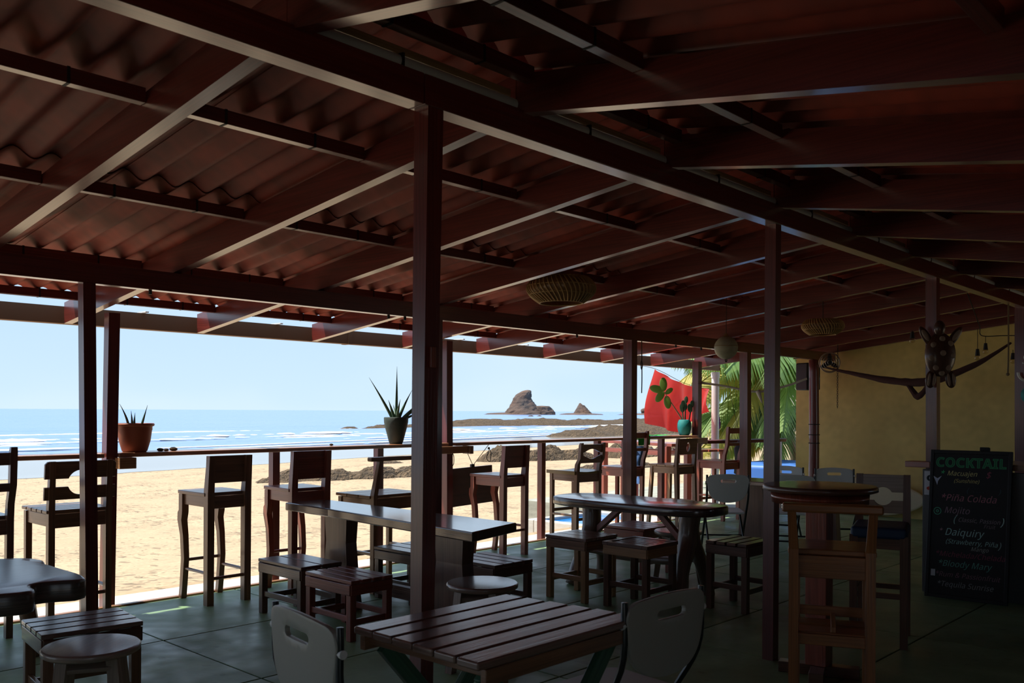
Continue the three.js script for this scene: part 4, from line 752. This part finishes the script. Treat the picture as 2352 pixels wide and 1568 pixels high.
{
  const t = thing('plant_pot', 'dark grey-green pot with a spiky aloe on the rail shelf', 'pot', [5.80, 1.162, 7.01]);
  const pot = part('pot', lathe([[0, 0], [.062, 0], [.072, .02], [.088, .08], [.112, .17], [.122, .22], [.124, .262], [.118, .27], [.108, .262], [0, .245]], 40), M.darkPot, t); part('soil', lathe([[0, .25], [.108, .248]], 24), M.soil, pot);
  // leaves in a fan across the view: local x/z mixed so that they spread in all directions
  for (const [dx, dz, L, b, w, c] of [[-.40, -.28, .42, [-.05, .06, -.04], .016, 0], [-.02, .05, .52, [-.02, .03, .02], .016, 0], [.30, .18, .28, [.04, .05, .03], .017, 0], [.75, .5, .34, [.10, .05, .08], .019, 0], [-.1, .3, .2, [0, .03, .02], .018, 1], [.25, -.3, .2, [.02, .02, -.02], .017, 1], [-.5, .2, .17, [-.02, .03, 0], .015, 0], [1, .75, .36, [.06, -.16, .05], .013, 0], [.5, -.7, .22, [.02, 0, -.05], .015, 0], [.9, .45, .2, [.03, -.03, 0], .014, 1], [-.25, -.1, .2, [-.02, .02, 0], .02, 0]]) part('leaf', blade([dx * .05, .23, dz * .05], [dx, 1, dz], L, w, b), c ? M.aloePale : M.aloe, t);
}
{
  const t = thing('plant_pot', 'turquoise pot with a paddle-leaved cactus plant on the rail shelf', 'pot', [11.22, 1.162, 7.03]);
  const pot = part('pot', lathe([[0, 0], [.065, 0], [.08, .02], [.102, .11], [.10, .17], [.085, .215], [.078, .225], [.07, .215], [0, .2]], 36), M.teal, t); part('soil', lathe([[0, .205], [.07, .203]], 20), M.soil, pot);
  const stem = [[-.02, .2, 0], [-.09, .36, -.08], [-.17, .54, -.17], [-.21, .64, -.22]]; part('stem', limb(stem, [.012, .010, .008, .006]), M.brown, t);
  const leafG = (() => { const g = new THREE.SphereGeometry(1, 16, 10).toNonIndexed(); g.scale(.048, .088, .008); g.translate(0, .085, 0); return g; })();
  const lf = (p, rz, ry, sc, m = M.leaf) => { const o = part('leaf', leafG, m, t); o.position.set(...p); o.rotation.set(0, ry, rz, 'YXZ'); o.scale.setScalar(sc); };
  const f = -1.0, P = [-.21, .64, -.22]; lf(P, .05, f, 1.15); lf(P, 1.3, f, 1.2); lf(P, 2.55, f, 1.1); lf([-.18, .57, -.19], 3.3, f, 1.1); lf([-.19, .6, -.2], -.9, f, .75);
  for (const [x, z, h] of [[-.03, .0, .20], [.02, .0, .26], [.06, .04, .2]]) { part('stem', limb([[x, .2, z], [x * 1.6, .2 + h, z * 1.4]], [.012, .009], { seg: 5, around: 6 }), M.aloe, t); lf([x * 1.4, .22 + h * .55, z * 1.3], .15, f, .75, M.aloe); lf([x * 1.7, .2 + h, z * 1.4], -.1, f, .62, M.aloe); }
}
for (const [u, s, r] of [[3.33, 6.98, .020], [3.375, 6.97, .016], [3.43, 6.96, .024], [5.02, 7.02, .016]]) { const g = new THREE.IcosahedronGeometry(r, 2).toNonIndexed(); const p = g.attributes.position; for (let i = 0; i < p.count; i++) { const k = 1 + .35 * fbm(p.getX(i) * 40, p.getY(i) * 40, u); p.setXYZ(i, p.getX(i) * k * 1.3, p.getY(i) * k * .7, p.getZ(i) * k); } g.computeVertexNormals(); g.translate(u, 1.162 + r * .62, -s); solo('pebble', g, M.rock, 'small brown pebble on the rail shelf', 'stone', 'pebbles on the rail shelf'); }
{
  const t = thing('plant_pot', 'pale terracotta pot with a green plant on the deck behind the ladder-backed stools', 'pot', [11.35, 0, 8.05]);
  part('pot_stand', lathe([[0, 0], [.11, 0], [.11, .40], [0, .40]], 20), M.red, t);
  part('pot', lathe([[0, .40], [.10, .40], [.15, .72], [.17, .73], [.17, .80], [.15, .80], [.14, .76], [0, .76]], 28), M.terracottaPale, t);
  for (let k = 0; k < 14; k++) { const a = k * 2.4, q = .35 + .5 * rnd(); part('leaf', blade([0, .75, 0], [Math.cos(a) * q, 1, Math.sin(a) * q], rr(.2, .42), .014, [Math.cos(a) * .1, -.03, Math.sin(a) * .1]), M.aloe, t); }
}
// ---------------------------------------------------------------- board hung under the rail
{
  const t = thing('hanging_board', 'dark red wooden board hung on cords under the rail', 'board', [6.9, 0, 7.13]);
  part('board', bx(.94, .42, .03, -.06, .66, 0, { axis: 0, rot: [.0, 0, .03] }), M.signBoard, t);
  for (const [a, b] of [[[-.42, 1.115, .05], [-.50, .86, .0]], [[-.08, 1.12, .05], [.10, .89, .01]], [[.30, 1.14, .08], [.10, .89, .01]]]) part('cord', bar(a, b, .0035, .0035, true), M.cord, t);
  for (const [x, y] of [[-.30, 1.06], [.27, 1.08]]) { part('cord_knot', limb([[x, y, .09], [x + .02, y - .05, .10], [x + .01, y - .15, .10], [x - .03, y - .12, .09], [x, y - .02, .09]], [.004], { seg: 20, around: 6 }), M.cord, t); part('cord_knot', new THREE.IcosahedronGeometry(.014, 1).translate(x, y, .09).toNonIndexed(), M.cord, t); }
  part('hook', bx(.05, .04, .03, .10, .885, .0), M.iron, t);
}
// ---------------------------------------------------------------- cloths
function hang(cols, rows, fn) { const pos = [], idx = [], uv = []; for (let j = 0; j <= rows; j++) for (let i = 0; i <= cols; i++) { pos.push(...fn(i / cols, j / rows)); uv.push(i / cols * 1.5, j / rows); } for (let j = 0; j < rows; j++) for (let i = 0; i < cols; i++) { const a = j * (cols + 1) + i, b = a + cols + 1; idx.push(a, b, a + 1, a + 1, b, b + 1); } const g = new THREE.BufferGeometry(); g.setAttribute('position', new THREE.Float32BufferAttribute(pos, 3)); g.setAttribute('uv', new THREE.Float32BufferAttribute(uv, 2)); g.setIndex(idx); g.computeVertexNormals(); return g; }
{
  const t = thing('red_cloth', 'bright red cloth pegged to a washing line outside the rail', 'cloth', [0, 0, 0]);
  part('cloth', hang(60, 40, (a, b) => {
    const u = 11.42 + 1.62 * a, top = 2.15 - .27 * a - .07 * Math.sin(Math.PI * a), low = 1.17 + .34 * Math.pow(Math.abs(a - .36) * 1.55, 1.4);
    const fold = .05 * Math.sin(a * 26 + 2 * b) * (.35 + b) + .10 * Math.sin(a * 7 + 1 + b * 1.5) * b; return [u * 1 + (a < .2 ? -.10 * Math.sin(b * 2.2) * (1 - a * 5) : 0), top + (low - top) * b, -7.68 - fold];
  }), M.redCloth, t);
  part('line', limb([[10.6, 2.2, -7.64], [11.42, 2.155, -7.68], [12.3, 1.95, -7.68], [13.04, 1.885, -7.68], [13.7, 1.92, -7.66]], [.004], { seg: 40, around: 5 }), M.rope, t);
}
solo('purple_cloth', hang(10, 12, (a, b) => [13.06 + .10 * a, 1.50 - .28 * b, -7.58 - .03 * Math.sin(a * 9 + b * 3)]), M.purpleCloth, 'purple cloth hanging beside the white drainpipe', 'cloth');
solo('green_towel', [hang(30, 14, (a, b) => { const k = b * .34, over = k > .22 ? k - .22 : 0; return [9.80 + .84 * a, 1.172 + .012 * Math.abs(fbm(a * 9, b * 5, 3)) * 3 - over * 0, -6.86 - .24 * b + .02 * fbm(a * 6, b * 4, 1)]; }), hang(12, 10, (a, b) => [9.80 + .28 * a, 1.174 - .12 * b, -6.852 + .006 + .006 * Math.sin(a * 12)])], M.greenCloth, 'bright green towel draped over the rail shelf', 'towel');
solo('blue_garment', hang(16, 24, (a, b) => [10.28 + (.16 + .10 * Math.sin(b * 5)) * (a - .5) + .02 * Math.sin(b * 11), 1.02 - .52 * b, -7.16 - .04 * Math.sin(a * 11 + b * 4)]), M.blueCloth, 'blue garment hanging outside the rail below the green towel', 'garment');
{
  const t = thing('wetsuit', 'black wetsuit with a teal panel hanging near the red side table', 'garment', [11.80, 0, 6.46]);
  part('body', limb([[.02, .60, 0], [0, .72, .01], [.0, .9, 0], [.03, 1.02, 0], [.05, 1.08, 0]], [.09, .075, .065, .085, .05], { seg: 20, around: 12, rough: .2, flat: .6 }), M.wetsuit, t);
  part('panel', limb([[-.055, .82, .035], [-.045, .92, .045], [-.02, 1.01, .045]], [.01, .028, .01], { seg: 10 }), M.wetsuitTeal, t);
  part('hanger_line', bar([.05, 1.08, 0], [.06, 2.2, -.3], .003, .003, true), M.cord, t);
}
// ---------------------------------------------------------------- lamps, buoy, fan, speaker
function basketLamp(label, [u, y, s], r) {
  const t = thing('basket_lamp', label, 'lamp', [u, y, s], 0), n = 44, h = r * .62;
  const prof = (k) => [r * (.36 + .64 * Math.sin(Math.PI * (.14 + .62 * k))), -h * .55 + h * 1.15 * k];
  for (let i = 0; i < n; i++) { const a = i / n * Math.PI * 2, pts = []; for (let j = 0; j <= 6; j++) { const [q, yy] = prof(j / 6); pts.push([Math.cos(a + j * .06) * q, yy, Math.sin(a + j * .06) * q]); } part('rib', limb(pts, [.0065], { seg: 10, around: 5 }), M.wicker, t); }
  for (const k of [0, .33, .66, 1]) { const [q, yy] = prof(k); part('hoop', new THREE.TorusGeometry(q * .985, .006, 6, 48).rotateX(Math.PI / 2).translate(0, yy, 0).toNonIndexed(), M.wicker, t); }
  const lin_ = []; for (let j = 0; j <= 12; j++) { const [q, yy] = prof(j / 12); lin_.push([q * .96, yy]); } part('lining', lathe(lin_, 40), M.tan, t); part('cord', bar([0, h * .3, 0], [0, Math.max(h * .62, under(s) + .14 - y), 0], .004, .004, true), M.cord, t);
}
basketLamp('woven basket lamp under the roof over the long plank table', [5.66, 2.49, 4.73], .285);
basketLamp('small woven basket lamp under the roof near the yellow wall', [9.15, 2.40, 4.04], .215);
{
  const t = thing('buoy', 'old round fishing buoy hanging on a cord from a rafter', 'buoy', [8.12, 2.155, 4.6]);
  const g = new THREE.SphereGeometry(.118, 36, 24).toNonIndexed(); const ball = part('ball', g, M.buoy, t); part('seam', new THREE.TorusGeometry(.1185, .003, 6, 48).rotateX(Math.PI / 2).translate(0, .015, 0).toNonIndexed(), M.buoyRust, ball);
  part('cap', lathe([[0, .145], [.012, .143], [.022, .12], [.05, .108]], 20), M.buoyRust, t); part('ring', new THREE.TorusGeometry(.016, .005, 6, 16).translate(0, -.128, 0).toNonIndexed(), M.iron, t); part('cord', bar([0, .14, 0], [0, sea_y(4.6) + .19 - 2.155, 0], .003, .003, true), M.cord, t);
}
{
  const t = thing('loudspeaker', 'black loudspeaker fixed to the wire-wrapped post', 'speaker', [12.63, 2.03, 5.80], -.4);
  part('cabinet', bx(.26, .40, .24, 0, 0, 0, { r: .02 }), M.black, t); part('cone', lathe([[0, -.02], [.03, 0], [.085, .02], [.10, .022]], 24).rotateX(Math.PI / 2).translate(0, -.06, .12), M.steel, t); part('tweeter', lathe([[0, 0], [.03, .004], [.035, 0]], 16).rotateX(Math.PI / 2).translate(0, .12, .122), M.steel, t);
  part('bracket', bar([0, .0, -.1], [.2, 0, -.0], .03, .03), M.iron, t);
}
{
  const t = thing('round_fan', 'grey round fan beside the loudspeaker', 'fan', [12.14, 2.2, 5.26], -1.0); t.scale.setScalar(.78);
  for (const r of [.04, .08, .12, .16]) part('guard_ring', new THREE.TorusGeometry(r, .004, 6, 32).translate(0, 0, .05 - r * .1).toNonIndexed(), M.chrome, t);
  part('rim', new THREE.TorusGeometry(.175, .012, 8, 36).toNonIndexed(), M.greywood, t);
  for (let k = 0; k < 3; k++) { const b = part('blade', new THREE.SphereGeometry(1, 10, 8).scale(.04, .075, .006).translate(0, .085, 0).toNonIndexed(), M.steel, t); b.rotation.z = k * 2.09; }
  part('motor', lathe([[0, 0], [.05, 0], [.05, .12], [0, .14]], 18).rotateX(-Math.PI / 2), M.iron, t); part('arm', bar([0, 0, -.1], [.05, .14, -.22], .03, .03), M.iron, t);
}
// ---------------------------------------------------------------- hammock, lights, ornaments, bar
{
  const t = thing('hammock', 'dark red hammock rolled up and knotted between two posts', 'hammock', [0, 0, 0]);
  part('cloth_roll', limb([[12.33, 2.17, -5.52], [12.0, 2.05, -4.95], [11.7, 1.94, -4.4], [11.42, 1.88, -3.95], [11.25, 1.87, -3.7], [11.1, 1.93, -3.4], [10.95, 2.08, -3.0], [10.82, 2.27, -2.66]], [.010, .018, .030, .042, .050, .050, .032, .012], { seg: 60, around: 12, rough: .25 }), M.hammock, t);
  part('cloth_loop', limb([[11.40, 1.87, -3.95], [11.34, 1.76, -3.86], [11.28, 1.70, -3.78], [11.22, 1.75, -3.70], [11.18, 1.86, -3.62]], [.035, .03, .04, .03, .03], { seg: 24, around: 10, rough: .25 }), M.hammock, t);
}
{
  const t = thing('string_lights', 'string of clear bulbs slung from the ridge towards the bar post', 'lights', [0, 0, 0]);
  part('cable', limb([[9.0, 2.62, -2.58], [10.0, 2.40, -2.75], [10.5, 2.335, -2.85], [10.7, 2.345, -2.72], [10.85, 2.35, -2.62]], [.005], { seg: 40, around: 5 }), M.cord, t);
  for (const [x, y, z, d] of [[10.08, 2.385, -2.79, .20], [10.55, 2.335, -2.84, .06], [10.9, 2.20, -2.66, .02], [9.6, 2.36, -3.28, .0]]) {
    part('drop_wire', bar([x, y, z], [x, y - d - .02, z], .003, .003, true), M.cord, t); const sk = part('socket', new THREE.CylinderGeometry(.016, .024, .07, 12).translate(x, y - d - .05, z).toNonIndexed(), M.black, t); part('bulb', new THREE.SphereGeometry(.03, 18, 12).translate(x, y - d - .105, z).toNonIndexed(), M.bulbGlass, sk);
  }
}
{
  const t = thing('carved_turtle', 'carved wooden sea turtle ornament hung on the bar post', 'ornament', [7.905, 2.0, 2.475], -Math.PI / 4 - .05 + Math.PI / 2 + .0);
  const sph = (sx, sy, sz, x, y, z, rz = 0) => { const g = new THREE.SphereGeometry(1, 24, 16).toNonIndexed(); g.scale(sx, sy, sz); g.rotateZ(rz); g.translate(x, y, z); return g; };
  t.rotation.y = -(Math.PI / 4) - .1;
  part('shell', sph(.125, .185, .06, 0, -.01, 0), M.turtle, t); part('head', sph(.045, .065, .04, -.01, .21, .01), M.turtle, t);
  for (const [x, y, rz] of [[-.115, .14, .55], [.115, .14, -.6]]) { const fl = part('flipper', sph(.035, .10, .016, x, y, 0, rz), M.turtle, t); part('flipper_patch', sph(.020, .055, .012, x * 1.08, y + .01, .012, rz), M.turtleSpot, fl); }
  for (const [x, y, rz] of [[-.075, -.215, -.12], [.085, -.215, .14]]) { const fl = part('flipper', sph(.045, .075, .018, x, y, 0, rz), M.turtle, t); for (const k of [-1, 1]) part('flipper_patch', sph(.012, .055, .010, x + k * .02, y - .005, .014, rz), M.turtleSpot, fl); }
  for (const [x, y] of [[0, 0], [-.07, .07], [.065, .08], [-.085, -.04], [-.05, -.12], [.05, -.12], [.085, -.02], [0, -.165], [0, .12], [-.01, .22]]) part('painted_spot', sph(.024, .024, .010, x, y, .062 * Math.sqrt(Math.max(.02, 1 - (x / .125) ** 2 - ((y + .01) / .185) ** 2)) - .002), M.turtleSpot, t);
}
{
  const t = thing('anchor_ornament', 'small white anchor ornament on the post behind the bar', 'ornament', [10.70, 1.96, 2.47], -Math.PI / 4 - .3);
  part('shank', bx(.03, .22, .02, 0, .0, 0), M.white, t); part('ring', new THREE.TorusGeometry(.03, .010, 8, 20).translate(0, .14, 0).toNonIndexed(), M.white, t); part('stock', bx(.10, .02, .02, 0, .08, 0), M.white, t); part('arms', new THREE.TorusGeometry(.09, .014, 8, 24, Math.PI).rotateZ(Math.PI).translate(0, -.02, 0).toNonIndexed(), M.white, t);
}
solo('net_float', new THREE.SphereGeometry(.10, 28, 18).translate(10.69, 1.70, -2.43).toNonIndexed(), M.teal, 'teal glass net float on the post behind the bar', 'ornament');
{
  const t = thing('hanging_chain', 'thin chain hanging beside the round fan', 'chain', [12.15, 0, 5.15]); for (let i = 0; i < 35; i++) { const r = part('link', new THREE.TorusGeometry(.010, .0028, 5, 10).toNonIndexed(), M.iron, t); r.scale.y = 1.5; r.position.set(0, 1.58 + i * .025, 0); r.rotation.y = i % 2 * Math.PI / 2; }
  const t2 = thing('hanging_rope', 'short rope hanging from the bulbs beside the anchor', 'rope', [10.35, 0, 2.57]); part('strand', limb([[0, 2.64, 0], [.01, 2.05, 0], [-.01, 1.92, 0]], [.008], { seg: 10, around: 6 }), M.rope, t2); part('knot', new THREE.IcosahedronGeometry(.018, 1).translate(-.01, 1.91, 0).toNonIndexed(), M.rope, t2);
}
{
  const t = thing('hanging_rope', 'thin looped rope dangling beside the eave post behind the oval table', 'rope', [7.955, 0, 5.52]);
  part('strand', limb([[0, 2.262, 0], [.005, 2.05, 0], [-.006, 1.85, .01], [.004, 1.70, 0]], [.006], { seg: 16, around: 6 }), M.rope, t); part('loop', new THREE.TorusGeometry(.03, .005, 6, 18).scale(.5, 1.5, 1).translate(.002, 2.0, 0).toNonIndexed(), M.cord, t);
  const k = thing('strap', 'pale webbing strap slung between the gutter post and the wire-wrapped post', 'strap', [0, 0, 0]);
  part('webbing', limb([[11.46, 1.93, -6.90], [11.65, 1.88, -6.62], [11.95, 1.80, -6.25], [12.2, 1.88, -5.95], [12.34, 1.99, -5.68]], [.016], { seg: 30, around: 8, flat: .4 }), M.strap, k);
  part('knot', limb([[11.95, 1.82, -6.25], [11.97, 1.74, -6.23], [12.0, 1.64, -6.21]], [.035, .03, .008], { seg: 10, around: 8, rough: .3 }), M.strap, k);
}
{ // bar counter
  const t = thing('bar_counter', 'bar counter with a grey front panel and a brown wooden top', 'counter', [0, 0, 0]);
  part('front_panel', bx(.07, 1.03, 3.74, 7.905, .515, -.73, { axis: 1 }), M.barPanel, t); part('end_panel', bx(.42, 1.03, .06, 8.27, .515, -2.47), M.barPanel, t); part('counter_top', bx(.66, .05, 3.60, 8.21, 1.07, -.66, { axis: 2 }), M.counter, t); part('shelf_end', bx(.16, .05, .20, 7.88, 1.07, -2.62, { axis: 0 }), M.red, t);
}
function canvasMat(w, h, draw, o = {}) { const c = document.createElement('canvas'); c.width = w; c.height = h; const x = c.getContext('2d'); draw(x, w, h); const t = new THREE.CanvasTexture(c); t.colorSpace = THREE.SRGBColorSpace; return mat(new THREE.Color(1, 1, 1), { map: t, roughness: .7, ...o }); }
{
  const sm = canvasMat(256, 512, (x, w, h) => { x.fillStyle = '#d8d8de'; x.fillRect(0, 0, w, h); x.fillStyle = '#15252b'; x.font = 'bold 200px sans-serif'; x.fillText('Ca', 18, 220); x.fillStyle = '#c03a28'; x.beginPath(); x.arc(70, 370, 42, 0, 7); x.fill(); x.fillStyle = '#8f8fc0'; x.fillRect(190, 330, 40, 70); });
  const g = new THREE.PlaneGeometry(.17, .20); g.rotateY(-Math.PI / 2); g.translate(7.868, .915, -2.50); solo('sticker', g.toNonIndexed(), sm, 'white sticker with the letters Ca on the bar front', 'sticker');
}
{ // chalkboard
  const cm = canvasMat(1024, 2048, (x, w, h) => {
    x.fillStyle = '#0b0a0b'; x.fillRect(0, 0, w, h);
    for (let i = 0; i < 60; i++) { x.fillStyle = `rgba(${rr(60, 110) | 0},${rr(60, 90) | 0},${rr(70, 90) | 0},${rr(.02, .06)})`; x.beginPath(); x.ellipse(rr(0, w), rr(0, h), rr(60, 260), rr(20, 60), rr(-.2, .1), 0, 7); x.fill(); }
    const T = (s, px, py, size, col, it = 'italic ', wt = '') => { x.font = `${it}${wt}${size}px sans-serif`; x.fillStyle = col; x.fillText(s, px, py); };
    x.font = 'bold 190px sans-serif'; x.strokeStyle = '#2f9a63'; x.lineWidth = 9; x.fillStyle = '#1d6a44'; x.save(); { const k = (w - 50) / x.measureText('COCKTAIL').width; x.translate(24, 195); x.scale(k, 1); } x.fillText('COCKTAIL', 0, 0); x.strokeText('COCKTAIL', 0, 0); x.restore();
    T('*', 90, 330, 110, '#3fd67f'); T('Macuajen', 190, 320, 96, '#d7d08a'); T('$', 720, 340, 130, '#a84a62'); T('(Sunshine)', 290, 420, 74, '#d6c878');
    x.fillStyle = '#c9d4ea'; x.beginPath(); x.moveTo(-5, 330); x.lineTo(60, 370); x.lineTo(120, 330); x.lineTo(70, 410); x.lineTo(60, 470); x.lineTo(35, 410); x.fill();
    T('(', 470, 560, 100, '#2b4a55'); T('. . . .', 560, 550, 80, '#23404a'); T(')', 900, 560, 100, '#2b4a55');
    T('*Piña Colada', 110, 690, 132, '#b5707f'); x.strokeStyle = '#57c39c'; x.lineWidth = 10; x.beginPath(); x.arc(80, 850, 50, 0, 7); x.stroke(); x.beginPath(); x.arc(80, 850, 16, 0, 7); x.stroke();
    T('Mojito', 170, 870, 124, '#9a7a8c'); T('(', 300, 1000, 150, '#8fb9b4'); T('Classic, Passion', 370, 985, 82, '#97868f'); T('Fruit', 720, 1055, 74, '#8a747f'); T(')', 940, 1000, 150, '#a9cfca');
    T('*', 110, 1160, 90, '#b88f98'); T('Daiquiry', 190, 1190, 140, '#a9cfca'); T('(Strawberry, Piña', 210, 1310, 92, '#9fc9c2'); T('Mango', 560, 1390, 78, '#a3a79f'); T(')', 920, 1330, 130, '#8fb0aa');
    T('*Michelada/Chelada', 70, 1500, 104, '#8e3350'); T('*Bloody Mary', 110, 1640, 118, '#5fa596'); T('*Rum & Passionfruit', 80, 1790, 96, '#8e5f70'); T('*Tequila Sunrise', 110, 1930, 104, '#94999a');
    x.fillStyle = '#c8ccd2'; x.fillRect(26, 1700, 60, 95);
  }, { roughness: .55 });
  const t = thing('chalkboard', 'tall black chalkboard listing cocktails, leaning against the bar counter', 'sign', [7.655, 0, 2.20], -Math.PI / 2 + .06);
  const W2 = .60, H2 = 1.20, lean = .15; const lay = (o) => { o.rotation.x = -lean; return o; };
  const panel = lay(part('panel', bx(W2, H2, .018, 0, H2 / 2 + .01, 0, { r: .002 }), M.black, t));
  part('chalk_face', (() => { const g = new THREE.PlaneGeometry(W2 - .05, H2 - .06); g.translate(0, H2 / 2 + .01, .0105); return g.toNonIndexed(); })(), cm, panel, 'black board face covered with coloured chalk lettering');
  for (const k of [-1, 1]) { lay(part('frame_rail', bx(.028, H2, .026, k * (W2 / 2 - .012), H2 / 2 + .01, .004, { axis: 1 }), M.black, t)); lay(part('frame_rail', bx(W2 - .05, .03, .026, 0, H2 / 2 + .01 + k * (H2 / 2 - .015), .004, { axis: 0 }), M.black, t)); }
  lay(part('clip', bx(.07, .03, .04, .10, H2 + .025, 0), M.iron, t));
}
{
  const t = thing('beer_tap', 'slim silver tap column standing on the bar counter', 'tap', [8.05, 1.095, 1.62]); part('column', new THREE.CylinderGeometry(.02, .024, .40, 16).translate(0, .2, 0).toNonIndexed(), M.chrome, t); part('base', lathe([[0, 0], [.05, 0], [.04, .02], [0, .02]], 20), M.chrome, t); part('clamp', bx(.06, .02, .06, 0, .17, 0), M.iron, t);
}
{
  const t = thing('surfboard', 'cream surfboard lying on its rail against the yellow wall', 'surfboard', [12.98, 0, 5.2], Math.PI / 2);
  const pts = []; for (let i = 0; i <= 40; i++) { const k = i / 40 * 2 - 1, w = .27 * Math.pow(1 - Math.pow(Math.abs(k), 2.4), .62); pts.push([k * .95, w]); } const o = [...pts, ...pts.slice(1, -1).reverse().map(([x, y]) => [x, -y])];
  const g = slab(shapeOf(o), .06, .022, 4); g.rotateX(-.12); g.translate(0, .275, 0); part('deck', g, M.surfboard, t); const st = bx(1.7, .012, .004, 0, .283, .066, { r: .001, rot: [-.12, 0, 0] }); part('stringer', st, M.black, t); part('nose_patch', new THREE.SphereGeometry(.03, 14, 10).scale(1, 1, .3).translate(.86, .28, .06).toNonIndexed(), M.tan, t);
}
renderer.render(scene, camera);
